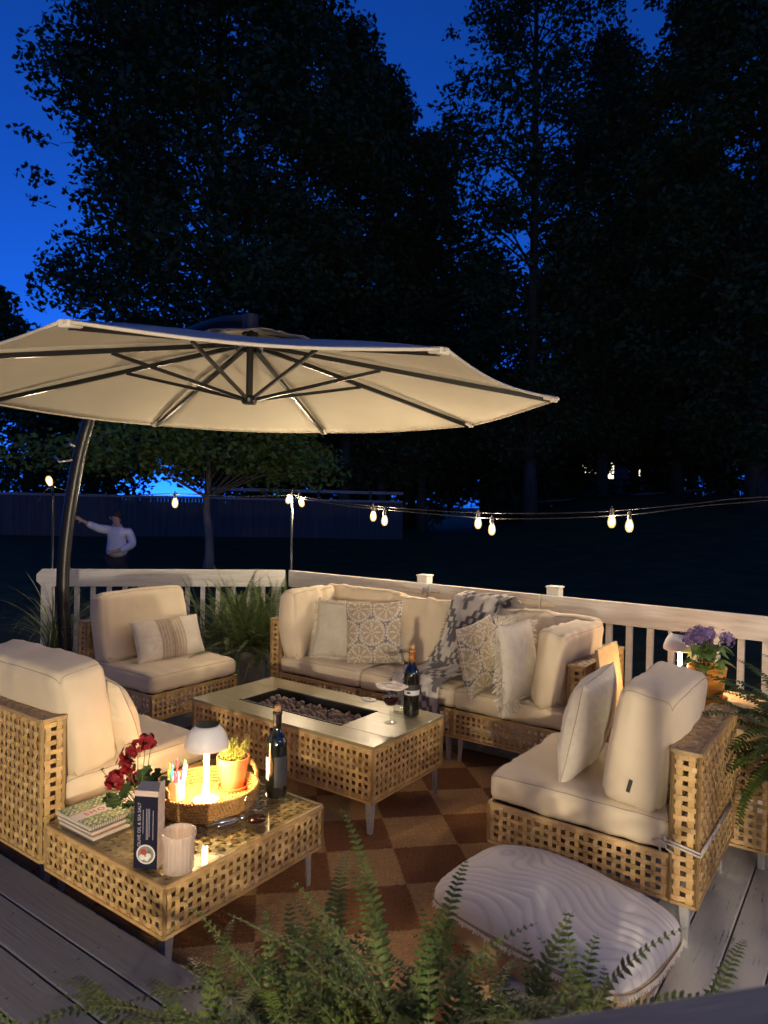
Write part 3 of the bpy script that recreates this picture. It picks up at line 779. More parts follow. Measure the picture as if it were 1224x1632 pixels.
# ------------------------------------------------------------------ things on the glass table
def mushroom_lamp(label, loc, s=1.0):
    t = thing('table_lamp', label, 'table lamp', loc, 0, 'white mushroom table lamps')
    mb = MB(); mb.lathe([(0, 0), (.05*s, 0), (.053*s, .004), (.053*s, .010), (.047*s, .014), (.0, .016)], 36); mb.build('base', MT['lampwhite'], t, smooth=True, angle=40)
    mb = MB(); mb.lathe([(.0105*s, .0155), (.0105*s, .222*s), (.014*s, .25*s), (.03*s, .262*s), (0, .262*s)], 24); mb.build('stem', MT['lampstem'], t, smooth=True)
    mb = MB()
    pr = [(.088, .228), (.0885, .232), (.086, .252), (.078, .276), (.066, .297), (.052, .312), (.046, .316)]
    inner = [(r-.0025, z-.0015) for r, z in pr][::-1]; inner = [(.0, .3135)]+inner
    full = inner + pr + [(.0, .3175)]
    mb.lathe([(r*s, z*s) for r, z in full], 48); mb.build('shade', MT['lampwhite'], t, smooth=True, angle=50)
    mb = MB(); mb.lathe([(0, .3185*s), (.047*s, .3185*s), (.047*s, .3215*s), (0, .322*s)], 36); mb.build('solar_cap', MT['solar'], t, smooth=True, angle=40)
    mb = MB(); mb.lathe([(.022*s, .2725*s), (.068*s, .2725*s), (.068*s, .2755*s), (.022*s, .2755*s)], 32, close=True); mb.build('led_ring', MT['led'], t, smooth=False)
    return t
LP = at(328, 1278, ZT+.012)
mushroom_lamp('lit white mushroom lamp standing in the seagrass tray', LP)

TC = Vector((-.705, 2.875, ZT))
t = thing('tray', 'round seagrass tray with looped handles on the glass table', 'tray', TC, R(20))
mb = MB(); rr = .198; nseg = 90
# coiled braid walls: stacked ropes
for j in range(6):
    z = .012+j*.0125; rad_ = rr-.014+j*.0028
    for ph in (0, math.pi):
        pts = []
        for i in range(nseg*2+1):
            an = 2*math.pi*i/(nseg*2); w = math.sin(an*44+ph+j*1.2)
            pts.append(((rad_+.004*w)*math.cos(an)*1.03, (rad_+.004*w)*math.sin(an), z+.004*math.cos(an*44+ph+j*1.2)))
        mb.tube(pts, .0055, 5, cap=False)
mb.build('wall', MT['seagrass'], t, smooth=True)
mb = MB()
for j in range(13):
    rad_ = .012+j*.0138
    pts = []
    M_ = max(24, int(rad_*520))
    for i in range(M_+1):
        an = 2*math.pi*i/M_
        pts.append(((rad_+.0022*math.sin(an*M_/4))*math.cos(an)*1.03, (rad_+.0022*math.sin(an*M_/4))*math.sin(an), .007+.0015*math.sin(i*2.1)))
    mb.tube(pts, .0072, 5, cap=False)
mb.lathe([(0, .001), (.195, .001), (.195, .003), (0, .003)], 40)
mb.build('base', MT['seagrass'], t, smooth=True)
for sg in (-1, 1):
    mb = MB(); pts = []
    for i in range(46):
        u = i/45; an = math.pi*u
        x = -.055*math.cos(an); zz = .072+.058*math.sin(an)
        w = u*44
        pts.append((sg*(rr+.006+.004*math.cos(w)), x, zz+.004*math.sin(w)))
    mb.tube(pts, .0075, 6)
    pts = [(sg*(rr+.006), -.055*math.cos(math.pi*i/20), .072+.058*math.sin(math.pi*i/20)) for i in range(21)]
    mb.tube(pts, .008, 6)
    h = mb.build('handle', MT['seagrass'], t, smooth=True); h.rotation_euler = (0, 0, R(205 if sg < 0 else 205))

def flowerpot(mb, r, h, seg=40):
    mb.lathe([(0, .0), (r*.70, 0), (r*.72, .003), (r*.92, h*.76), (r*1.0, h*.765), (r*1.02, h), (r*.94, h), (r*.90, h*.80), (0, h*.80)], seg)
def leafq(mb, p, d, L, wdt, up=Vector((0, 0, 1)), fold=.25, segs=1):
    d = d.normalized(); s = d.cross(up); s = s.normalized() if s.length > 1e-4 else Vector((1, 0, 0)); n = s.cross(d)
    m = p+d*L*.45-n*0
    mb.add([p, m+s*wdt/2+n*wdt*fold, p+d*L-n*L*.12, m-s*wdt/2+n*wdt*fold, m], [(0, 4, 1), (1, 4, 2), (0, 3, 4), (3, 2, 4)])

t = thing('potted_plant', 'small yellow-green herb in a terracotta pot inside the seagrass tray', 'potted plant', at(371, 1254, ZT+.014), 0)
mb = MB(); flowerpot(mb, .070, .135); mb.build('pot', MT['terracotta'], t, smooth=True, angle=40)
mb = MB(); mb.lathe([(0, -.006), (.06, -.006), (.066, .012), (.061, .012), (.056, 0), (0, 0)], 36); mb.build('saucer', MT['terracotta'], t, smooth=True, angle=40)
mb = MB(); rnd = random.Random(3)
for i in range(70):
    an = rnd.uniform(0, 6.28); r0 = rnd.uniform(0, .045); p = Vector((r0*math.cos(an), r0*math.sin(an), .108))
    d = Vector((math.cos(an)*rnd.uniform(.1, .7), math.sin(an)*rnd.uniform(.1, .7), 1)).normalized(); L = rnd.uniform(.035, .105)
    mb.tube([p, p+d*L*.6, p+d*L], .0009, 4)
    for k in range(9):
        q = p+d*L*rnd.uniform(.35, 1.05); e = Vector((rnd.gauss(0, 1), rnd.gauss(0, 1), rnd.uniform(-.2, .9)))
        leafq(mb, q, e, rnd.uniform(.010, .020), rnd.uniform(.005, .009))
mb.build('foliage', MT['herb'], t)
mb = MB(); mb.lathe([(0, .1095), (.064, .1095), (0, .111)], 20); mb.build('soil', MT['soil'], t)

# markers in a cup
MCUP = at(281, 1274, ZT+.012)
t = thing('pen_cup', 'white cup crowded with coloured markers at the edge of the tray', 'cup', MCUP, 0)
mb = MB(); mb.lathe([(0, 0), (.030, 0), (.032, .003), (.033, .09), (.031, .09), (.0295, .005), (0, .005)], 32); mb.build('cup', MT['white_plastic'], t, smooth=True, angle=40)
pens = [((.62, .25, .65), 0), ((.05, .25, .55), 1), ((.75, .12, .35), 2), ((.1, .45, .15), 3), ((.75, .3, .06), 4), ((.35, .2, .6), 5), ((.6, .06, .08), 6), ((.05, .4, .5), 7), ((.8, .35, .6), 8), ((.7, .6, .08), 9), ((.4, .25, .7), 10)]
rnd = random.Random(9)
for c, i in pens:
    pm = mat('marker_ink', c, .4)
    an = i*2.4; p = Vector((.018*math.cos(an), .018*math.sin(an), .008)); d = Vector((math.cos(an)*.16, math.sin(an)*.16, 1)).normalized(); L = rnd.uniform(.118, .150)
    mk = thing('marker', 'felt marker standing in the white cup in the tray', 'marker', MCUP, 0, 'coloured markers in the cup')
    mk['label'] = 'felt marker standing in the white cup, its cap %s' % ['lilac', 'blue', 'rose red', 'green', 'orange', 'violet', 'dark red', 'teal', 'pink', 'yellow', 'purple'][i]
    mb = MB(); mb.tube([p, p+d*L*.62], .0048, 8); mb.build('barrel', MT['white_plastic'], mk, smooth=True, angle=40)
    mb = MB(); mb.tube([p+d*L*.615, p+d*L*.95, p+d*L], [.0053, .0051, .0036], 8); mb.build('cap', pm, mk, smooth=True, angle=40)

# geranium stems in a small glass vase
gv = at(222, 1332, ZT)
t = thing('geranium', 'red geranium stems with round leaves in a small glass jar', 'flowers', gv, 0)
mb = MB(); mb.lathe([(0, 0), (.026, 0), (.028, .004), (.030, .06), (.018, .085), (.018, .10), (.0165, .10), (.0165, .086), (.028, .06), (.026, .006), (0, .006)], 28); mb.build('jar', MT['clear'], t, smooth=True)
stems = MB(); flow = MB(); lv = MB(); rnd = random.Random(12)
def g_to(px, py, dd=0.0):   # a spot on the bouquet, relative to the jar
    q = atd(px, py, gv.y+dd); return q-gv
def petalhead(c, rad_, nfl):
    for i in range(nfl):
        d = Vector((rnd.gauss(0, 1), rnd.gauss(0, 1), rnd.gauss(.15, 1))).normalized(); q = c+d*rad_*rnd.uniform(.45, 1.3)
        a = d.orthogonal().normalized(); b = d.cross(a)
        for k in range(5):
            an = 2*math.pi*k/5+i; e = (a*math.cos(an)+b*math.sin(an)); s = (-a*math.sin(an)+b*math.cos(an))
            L = rnd.uniform(.011, .018)
            flow.add([q, q+e*L*.6+s*L*.45+d*.003, q+e*L+d*.002, q+e*L*.6-s*L*.45+d*.003], [(0, 1, 2, 3)])
heads = [((232, 1180), .026, 26), ((220, 1190), .022, 16), ((206, 1200), .027, 26), ((197, 1217), .020, 14), ((188, 1243), .033, 40), ((176, 1246), .02, 14), ((205, 1224), .022, 18), ((212, 1240), .016, 10), ((241, 1186), .013, 8)]
for (pp, r_, n_) in heads:
    c = g_to(*pp, dd=rnd.uniform(-.03, .02)); petalhead(c, r_, n_)
    m_ = Vector((0, 0, .10)).lerp(c, .5)+Vector((rnd.uniform(-.01, .01), 0, .01)); stems.tube([(0, 0, .02), (0, 0, .10), m_, c], [.0022, .002, .0017, .0013], 6)
for (px_, py_, s_) in ((180, 1278, .030), (202, 1262, .034), (214, 1246, .032), (228, 1272, .026), (246, 1258, .028), (252, 1236, .026), (226, 1236, .024), (238, 1250, .03), (210, 1308, .028), (172, 1272, .022), (205, 1285, .028), (236, 1230, .022), (260, 1246, .022)):
    c = g_to(px_, py_, rnd.uniform(-.05, .03)); nrm = Vector((rnd.gauss(0, .5), rnd.gauss(-.5, .3), rnd.uniform(.4, 1))).normalized()
    a = nrm.orthogonal().normalized(); b = nrm.cross(a); vs = [c]; K = 22
    for k in range(K):
        an = 2*math.pi*k/K; rr_ = s_*(1+.09*math.cos(an*7))*(.72 if k == 0 else 1); vs.append(c+(a*math.cos(an)+b*math.sin(an))*rr_+nrm*.006*math.sin(an*7)+nrm*.008)
    lv.add(vs, [(0, 1+k, 1+(k+1) % K) for k in range(K)])
    stems.tube([(0, 0, .09), Vector((0, 0, .10)).lerp(c, .55)+Vector((0, 0, .015)), c], [.0018, .0016, .0012], 5)
stems.build('stem', MT['fern_stem'], t, smooth=True); flow.build('blossom', MT['petal_red'], t); lv.build('leaf', MT['leaf'], t, smooth=True)
q = g_to(163, 1228); mb = MB()
for k in range(14):
    d = Vector((rnd.gauss(0, 1), rnd.gauss(0, 1), rnd.gauss(0, 1))).normalized(); leafq(mb, q, d, .013, .006)
mb.tube([(0, 0, .10), q*.5+Vector((0, 0, .03)), q], .0012, 5); mb.build('bud', MT['leaf'], t)

def lettering(text, size, m, parent, M4, name='lettering', extrude=.0003, align='CENTER', spacing=1.0):
    cu = bpy.data.curves.new(name, 'FONT'); cu.body = text; cu.size = size; cu.extrude = extrude; cu.align_x = align; cu.align_y = 'CENTER'; cu.space_character = spacing
    ob = bpy.data.objects.new('tmp_text', cu); COL.objects.link(ob)
    dg = bpy.context.evaluated_depsgraph_get(); dg.update()
    me = bpy.data.meshes.new_from_object(ob.evaluated_get(dg)); bpy.data.objects.remove(ob); bpy.data.curves.remove(cu)
    me.name = name; me.materials.clear(); me.materials.append(m)
    o = bpy.data.objects.new(name, me); COL.objects.link(o); o.parent = parent; o.matrix_local = M4
    return o

# books
def book(label, a0, a1, b0, b1, z, h, colfn, rz=0):
    t = thing('cookbook', label, 'book', HP((a0+a1)/2, (b0+b1)/2, z), TH+rz, 'books stacked on the glass table')
    w, d = a1-a0, b1-b0
    mb = MB(); mb.grid(lambda u, v: ((u-.5)*w, (v-.5)*d, h), 70, 90, lambda u, v: colfn(u, v)); 
    mb.grid(lambda u, v: ((u-.5)*w, (v-.5)*d, 0.0003), 1, 1, lambda u, v: (.5, .4, .35))
    mb.grid(lambda u, v: (-w/2, (u-.5)*d, .0003+(h-.0003)*v), 1, 1, lambda u, v: (.58, .5, .48))
    mb.build('cover', MT['cover'], t)
    mb = MB(); mb.box((.001, 0, h/2), (w-.006, d-.006, h-.004)); mb.build('pages', MT['paper'], t)
    return t
def leafcover(u, v):
    c = (.74, .68, .66)
    x, y = u*9, v*12
    band = abs(u-.52)
    best = 9
    if band > .12:
        for (sx, sy, ang) in ((0, 0, .6), (.5, .37, -.7), (.23, .71, 1.3), (.8, .15, 2.2)):
            gx, gy = x+sx, y+sy; ix, iy = math.floor(gx), math.floor(gy)
            rn = noise.noise((ix*3.1, iy*5.7, ang))*2.5+ang
            fx, fy = gx-ix-.5, gy-iy-.5; lx = fx*math.cos(rn)+fy*math.sin(rn); ly = -fx*math.sin(rn)+fy*math.cos(rn)
            e = (lx/.5)**2+(ly/.14)**2
            if e < best: best = e; kind = noise.noise((ix*1.7, iy*2.3, 9))
        if best < 1: c = (.10, .20, .05) if kind > -.1 else (.30, .38, .12)
        elif best < 1.5: c = (.5, .5, .40)
    return c
zb = ZT
BKA, BKB = -2.545, 1.452
bookspec = [('white spiral book with rust edge, lowest of the stack beside the geranium', .017, (.45, .25, .16), .012), ('cream book in the middle of the stack beside the geranium', .015, (.6, .55, .45), .004)]
for lab, h, c, off in bookspec:
    book(lab, BKA+off, BKA+.225+off, BKB+off*.4, BKB+.285, zb, h, lambda u, v, c=c: c); zb += h+.0006
bt = book('white cookbook with green leaf print and red title, topmost of its stack', BKA, BKA+.222, BKB, BKB+.285, zb, .018, leafcover)
lettering('SHORAD', .036, MT['textred'], bt, Matrix.Translation((.004, -.01, .0185)) @ Matrix.Rotation(math.pi/2, 4, 'Z'), 'title', spacing=1.35)
mb = MB()
for i in range(30):
    y = -.135+i*.0093; mb.tube([(.111+.006*math.cos(a), y, .009+.011*math.sin(a)) for a in np.linspace(0, 2*math.pi, 9)], .0009, 4, cap=False)
mb.build('spiral_binding', MT['black_metal'], bt)

# cracker box
bx = at(231, 1385, ZT)
t = thing('cracker_box', 'tall navy cracker box standing on the glass table by the books', 'box', bx, R(-6))
bw, bd, bh = .083, .055, .245
mb = MB(); mb.box((0, bd/2, bh/2), (bw, bd, bh), bev=.001); mb.build('carton', MT['inkbox'], t)
mb = MB(); mb.add([(-bw/2, 0, bh+.001), (bw/2, 0, bh+.001), (bw/2, .004, bh+.018), (-bw/2, .004, bh+.018)], [(0, 1, 2, 3)])
mb.add([(bw/2+.001, .001, 0.001), (bw/2+.001, bd-.001, .001), (bw/2+.001, bd-.001, bh+.04), (bw/2+.001, .02, bh+.045), (bw/2+.001, .002, bh+.005)], [(0, 1, 2, 3, 4)])
fl = mb.build('side_panel', MT['cardside'], t); md = fl.modifiers.new('th', 'SOLIDIFY'); md.thickness = .0008
mb = MB(); mb.add([(-bw/2+.002, .004, bh+.018), (bw/2-.002, .004, bh+.018), (bw/2-.002, bd-.005, bh+.032), (-bw/2+.002, bd-.005, bh+.032)], [(0, 1, 2, 3)])
fl = mb.build('lid', MT['dark_card'], t); md = fl.modifiers.new('th', 'SOLIDIFY'); md.thickness = .0008
Mf = Matrix.Translation((-.022, -.0008, .150)) @ Matrix.Rotation(R(90), 4, 'X') @ Matrix.Rotation(R(90), 4, 'Z')
lettering('OLIVE OIL & SEA SALT', .0152, MT['textwhite'], t, Mf, 'lettering')
for k, (xx, ln) in enumerate(((-.008, .085), (.002, .105), (.012, .105), (.028, .09))):
    pass
mb = MB()
for xx, z0, z1 in ((-.009, .12, .20), (.003, .10, .205), (.008, .10, .205), (.013, .11, .205), (.026, .10, .20)):
    mb.box((xx, -.0008, (z0+z1)/2), (.0016, .0004, z1-z0))
mb.build('small_print', MT['textwhite'], t)
mb = MB(); c0 = (0.002, -.0006, .052)
def disc(cx, cz, r_, y, n=24):
    mb.add([(cx+r_*math.cos(2*math.pi*i/n), y, cz+r_*math.sin(2*math.pi*i/n)) for i in range(n)], [tuple(range(n))])
for m_, (cx, cz, r_, y) in ((0, (0.002, .050, .033, -.0006)), (1, (0.002, .050, .028, -.0009)), (2, (-.006, .058, .011, -.0012)), (0, (-.011, .040, .010, -.0012)), (0, (.012, .046, .009, -.0015)), (0, (.006, .036, .008, -.0018)), (3, (.014, .059, .007, -.0012))):
    mb.m = m_; disc(cx, cz, r_, y)
mb.build('plate_picture', [MT['paper_label'], mat('plate_shade', (.22, .18, .15), .6), mat('tomato_print', (.35, .05, .03), .6), mat('olive_print', (.1, .12, .12), .6)], t)

# ribbed candle glass, tumbler, corkscrew
t = thing('candle_glass', 'ribbed frosted candle glass at the near corner of the glass table', 'candle holder', at(284, 1386, ZT), 0)
mb = MB(); fr = lambda an, z: 1+.075*abs(math.sin(an*10))+.018*math.sin(z*230)
pr = [(0, 0), (.044, 0), (.047, .006), (.048, .05), (.049, .10), (.054, .122), (.056, .132), (.052, .132), (.045, .10), (.043, .02), (0, .018)]
mb.lathe(pr, 96, mod=lambda an, z: fr(an, z)); mb.build('glass', MT['frost'], t, smooth=True)
tumbler('tumbler', 'clear short tumbler beside the tray with a trace of wine', at(408, 1311, ZT), .046, .105, .004)
t = thing('corkscrew', 'silver winged corkscrew lying beside the tray', 'corkscrew', at(368, 1308, ZT+.008), R(28))
mb = MB(); mb.tube([(-.06, 0, 0), (-.02, 0, .001), (.02, 0, .001), (.03, 0, 0)], [.005, .008, .008, .006], 10); mb.lathe([(0, -.01), (.009, -.008), (.012, 0), (.009, .008), (0, .01)], 14, (.045, 0, .004)); mb.build('body', MT['chrome'], t, smooth=True)
for sg in (-1, 1):
    mb = MB(); mb.tube([(.02, sg*.008, 0), (0, sg*.02, 0), (-.045, sg*.024, 0), (-.06, sg*.028, 0)], [.005, .0045, .004, .006], 8); mb.build('lever', MT['chrome'], t, smooth=True)
mb = MB(); mb.tube([(-.06-i*.0016, .003*math.cos(i*.9), .003*math.sin(i*.9)) for i in range(24)], .0013, 5); mb.build('screw', MT['chrome'], t, smooth=True)
# ------------------------------------------------------------------ side table on the right with lamp, flower pot, leaning board
RA0, RA1, RB0, RB1, RZ = -1.06, -.36, 3.50, 4.22, .62
t = thing('storage_table', 'wicker box table with a wooden top behind the right chair', 'side table', hpos((RA0+RA1)/2, RB0), TH)
w = RA1-RA0; d = RB1-RB0
mb = MB((1, 1, 1)); weave_box(mb, -w/2+.02, w/2-.02, .02, d-.02, LEGH*.5, RZ-.022); mb.build('table_body', MT['wicker'], t)
mb = MB()
for i in range(4):
    mb.box((0, d*(i+.5)/4, RZ-.010), (w, d/4-.002, .02), bev=.002)
mb.build('table_top', MT['pine'], t)
for sx in (-1, 1):
    for sy in (-1, 1):
        mb = MB(); mb.box((sx*(w/2-.05), d/2+sy*(d/2-.05), LEGH*.25), (.03, .03, LEGH*.5), bev=.003); mb.build('leg', MT['leg_metal'], t)
mushroom_lamp('lit white mushroom lamp beside the purple flowers', HP(-.885, 4.05, RZ), .98)
pp = HP(-.725, 3.93, RZ)
t = thing('flower_pot', 'orange pot of purple flowers on the wooden table by the railing', 'potted plant', pp, 0)
MT['orange'] = mat('orange_glaze', (.76, .33, .05), .4, col2=(.70, .29, .045), scale=6)
mb = MB(); mb.lathe([(0, .012), (.072, .012), (.076, .016), (.094, .165), (.096, .178), (.090, .178), (.086, .15), (0, .15)], 44); mb.build('pot', MT['orange'], t, smooth=True, angle=40)
mb = MB(); mb.lathe([(0, 0), (.085, 0), (.098, .018), (.101, .026), (.095, .026), (.08, .010), (0, .010)], 44); mb.build('saucer', MT['orange'], t, smooth=True, angle=40)
mb = MB(); mb.lathe([(0, .151), (.084, .151), (0, .158)], 24); mb.build('soil', MT['soil'], t)
st = MB(); fl = MB(); lv = MB(); rnd = random.Random(21)
for i in range(13):
    an = rnd.uniform(0, 6.28); r_ = rnd.uniform(.02, .15); c = Vector((r_*math.cos(an)*1.05, r_*math.sin(an), rnd.uniform(.30, .375)-r_*.25))
    st.tube([(rnd.uniform(-.03, .03), rnd.uniform(-.03, .03), .15), c*.6+Vector((0, 0, .1)), c], .0025, 5)
    for k in range(38):
        d_ = Vector((rnd.gauss(0, 1), rnd.gauss(0, 1), rnd.gauss(.2, .8))).normalized(); q = c+d_*rnd.uniform(.018, .042)
        a = d_.orthogonal().normalized(); b = d_.cross(a)
        for m_ in range(4):
            an2 = m_*1.57+k; e = a*math.cos(an2)+b*math.sin(an2); s = -a*math.sin(an2)+b*math.cos(an2); L = .011
            fl.add([q, q+e*L*.6+s*L*.4, q+e*L, q+e*L*.6-s*L*.4], [(0, 1, 2, 3)])
for i in range(26):
    an = rnd.uniform(0, 6.28); p = Vector((.03*math.cos(an), .03*math.sin(an), .17+rnd.uniform(0, .10))); d_ = Vector((math.cos(an), math.sin(an), rnd.uniform(-.25, .6)))
    L = rnd.uniform(.06, .11); 
    # broad curled leaf
    d_.normalize(); s = d_.cross(Vector((0, 0, 1))).normalized(); n_ = s.cross(d_)
    wd = L*.36
    rows = []
    for k in range(6):
        u = k/5; w_ = wd*math.sin(math.pi*min(1, u*.92+.06))**.8; cen = p+d_*L*u+n_*(.02*math.sin(u*2.6)-.03*u*u)
        rows += [cen-s*w_+n_*w_*.35, cen, cen+s*w_+n_*w_*.35]
    lv.add(rows, [(k*3+j, k*3+j+1, k*3+j+4, k*3+j+3) for k in range(5) for j in range(2)])
st.build('stem', MT['fern_stem'], t, smooth=True); fl.build('blossom', MT['petal_purple'], t); lv.build('leaf', MT['broadleaf'], t, smooth=True)
# leaning board between the sofa arm and the table
t = None
mb = MB()
A0 = HP(-1.14, 3.86, .004); 
lean = math.atan2(.12, .83)
mb.M = Matrix.Translation(HP(-1.13, 3.93, .003)) @ Matrix.Rotation(TH, 4, 'Z') @ Matrix.Rotation(-lean, 4, 'Y')
mb.box((0, 0, .42), (.020, .34, .84), bev=.003)
lb = mb.build('board', MT['pine']); tag(lb, 'pale wooden board leaning on the outside of the sofa arm', 'board')

# ------------------------------------------------------------------ pillows
def medal(x, z):
    g = .205
    best = None
    for (ox, oz) in ((0, 0), (g/2, g*.866)):
        cx = round((x-ox)/g)*g+ox; cz = round((z-oz)/(g*1.732))*g*1.732+oz
        dd = math.hypot(x-cx, z-cz)
        if best is None or dd < best[0]: best = (dd, math.atan2(z-cz, x-cx))
    r_, an = best; r_ /= g*.5
    grey = (.20, .18, .18); cream = (.64, .57, .45); tan = (.42, .33, .21)
    sp = noise.noise((x*160, z*160, 1))
    if r_ < .16: return tan if r_ < .09 else cream
    if r_ < .72:
        pet = math.cos(an*8)
        w_ = .35+.5*(1-abs((r_-.44)/.30))
        if pet > 1-w_*1.0: return cream if sp > -.25 else tan
        return (.36, .29, .20) if sp > 0 else (.50, .41, .28)
    if r_ < .80: return (.33, .28, .24) if sp > -.1 else cream
    if r_ < .97: return cream if math.cos(an*26) > -.55 else (.45, .38, .31)
    return grey if noise.noise((x*90, z*90, 4)) > -.12 else cream
SEAT = SH+.125
g_sofa = 'throw pillows on the sofa'
pillow('throw_pillow', 'cream pillow with ribbed weave and fringed edges in the left sofa corner', .40, .41, .15, at(537, 1050, SEAT+.006), R(-14), R(-14), R(2), 'knit', seed=1, fringe=.032, group=g_sofa)
pillow('throw_pillow', 'grey and cream medallion pillow facing forward beside the fringed cream pillow', .42, .44, .15, at(594, 1060, SEAT+.006)+HP(0, .02), R(-13), R(-14), R(-5), 'print', medal, n=150, seed=2, group=g_sofa)
pillow('throw_pillow', 'grey and cream medallion pillow turned sideways next to the white fringed pillow', .40, .43, .15, at(776, 1100, SEAT+.004), R(50), R(-10), R(-7), 'print', medal, n=150, seed=3, group=g_sofa)
pillow('throw_pillow', 'plain white pillow with a long shaggy fringe before the right sofa arm', .40, .46, .17, at(828, 1116, SEAT+.004), R(52), R(-8), R(2), 'white_fabric', seed=4, fringe=.06, group=g_sofa)
def lumbar(x, z):
    c = (.66, .60, .49)
    if abs(x+.0) < .105:
        k = (x*82) % 1
        ln = .5+.5*math.sin(z*700)
        return (.30, .22, .15) if k < .42 else (.60, .52, .40)
    return c
pillow('lumbar_pillow', 'long cream lumbar pillow with brown pinstripes across its middle', .55, .30, .13, HP(-4.11, 3.20, SEAT+.006), TH+R(90)+R(-4), R(-24), R(0), 'print', lumbar, n=110, seed=5, pinch=.04)
pillow('round_pillow', 'plain cream round pillow behind the big cushion on the front left chair', .40, .36, .17, HP(-2.84, 1.86, SEAT+.004), TH+R(180)+R(8), R(-20), 0, 'fabric', seed=6, pinch=-.16)
pillow('throw_pillow', 'plain white square pillow on the right chair seat', .46, .44, .18, HP(-1.07, 3.00, SEAT+.002), TH-R(90)+R(3), R(-12), R(2), 'white_fabric', seed=7, pinch=.05)

# ------------------------------------------------------------------ throw blanket
def ikat(u, v):
    # stepped zigzag bands
    x = u*1.6; y = v*5.6
    zx = abs((x % 1)-.5)*2
    st_ = math.floor(zx*4+.5)/4
    k = (y+st_*.62+.06*noise.noise((math.floor(x*24), 3, 1))) % 1.0
    inner = abs(k-.74) < .07 and zx > .3
    return (.55, .51, .45) if (k < .46 or inner) else (.13, .125, .13)
mb = MB()
prof = [(.50, .66), (.56, .86), (.58, .945), (.53, .985), (.45, .97), (.405, .88), (.37, .74), (.345, .60), (.31, .505), (.24, .487), (.12, .485), (.02, .480), (-.025, .455), (-.032, .38), (-.034, .27)]
cum = [0]
for i in range(1, len(prof)): cum.append(cum[-1]+math.dist(prof[i], prof[i-1]))
def pf(v):
    L = v*cum[-1]
    for i in range(1, len(prof)):
        if L <= cum[i] or i == len(prof)-1:
            t_ = (L-cum[i-1])/(cum[i]-cum[i-1]); return (prof[i-1][0]*(1-t_)+prof[i][0]*t_, prof[i-1][1]*(1-t_)+prof[i][1]*t_)
def thr(u, v):
    y, z = pf(v)
    wid = .37-.10*math.exp(-((v-.52)/.13)**2)
    ac = -2.14-.27*min(1, max(0, (v-.18)/.55))
    a = ac+(u-.5)*wid + .03*noise.noise((v*5, u*2, 1))
    fold = .020*abs(math.sin(u*9+v*4+2*noise.noise((u*2, v*3, 5))))+.012*noise.noise((u*8, v*12, 3))
    up = 1.0 if .12 < v < .93 else .5
    yy = y-.012-fold*.8*up if v > .3 and v < .62 else y
    zz = z+(fold*1.0+.004 if v <= .34 or v >= .55 else .0)*up
    if v > .85: yy = y-fold*.7-.006; zz = z+.02*noise.noise((u*4, 1, 1))
    return HP(a, SB+yy, zz)
mb.grid(thr, 60, 150, ikat); th_ = mb.build('throw_blanket', MT['throw'], smooth=True)
md = th_.modifiers.new('th', 'SOLIDIFY'); md.thickness = .006; md.offset = 1
tag(th_, 'charcoal and white zigzag patterned throw draped over the middle of the sofa', 'blanket')
fm = MB(); rnd = random.Random(5)
for i in range(150):
    v = i/150
    for u, s in ((0, -1), (1, 1)):
        p = thr(u, v); d_ = HP(s*.02, -.006*rnd.random(), rnd.uniform(-.012, .004)); sd = Vector((0, 0, .002)) if rnd.random() > .5 else HP(0, .002, 0)
        fm.add([p-sd, p+sd, p+d_+sd*.6, p+d_-sd*.6], [(0, 1, 2, 3)])
f_ = fm.build('fringe', mat('charcoal_fringe', (.10, .095, .10), .95), th_)

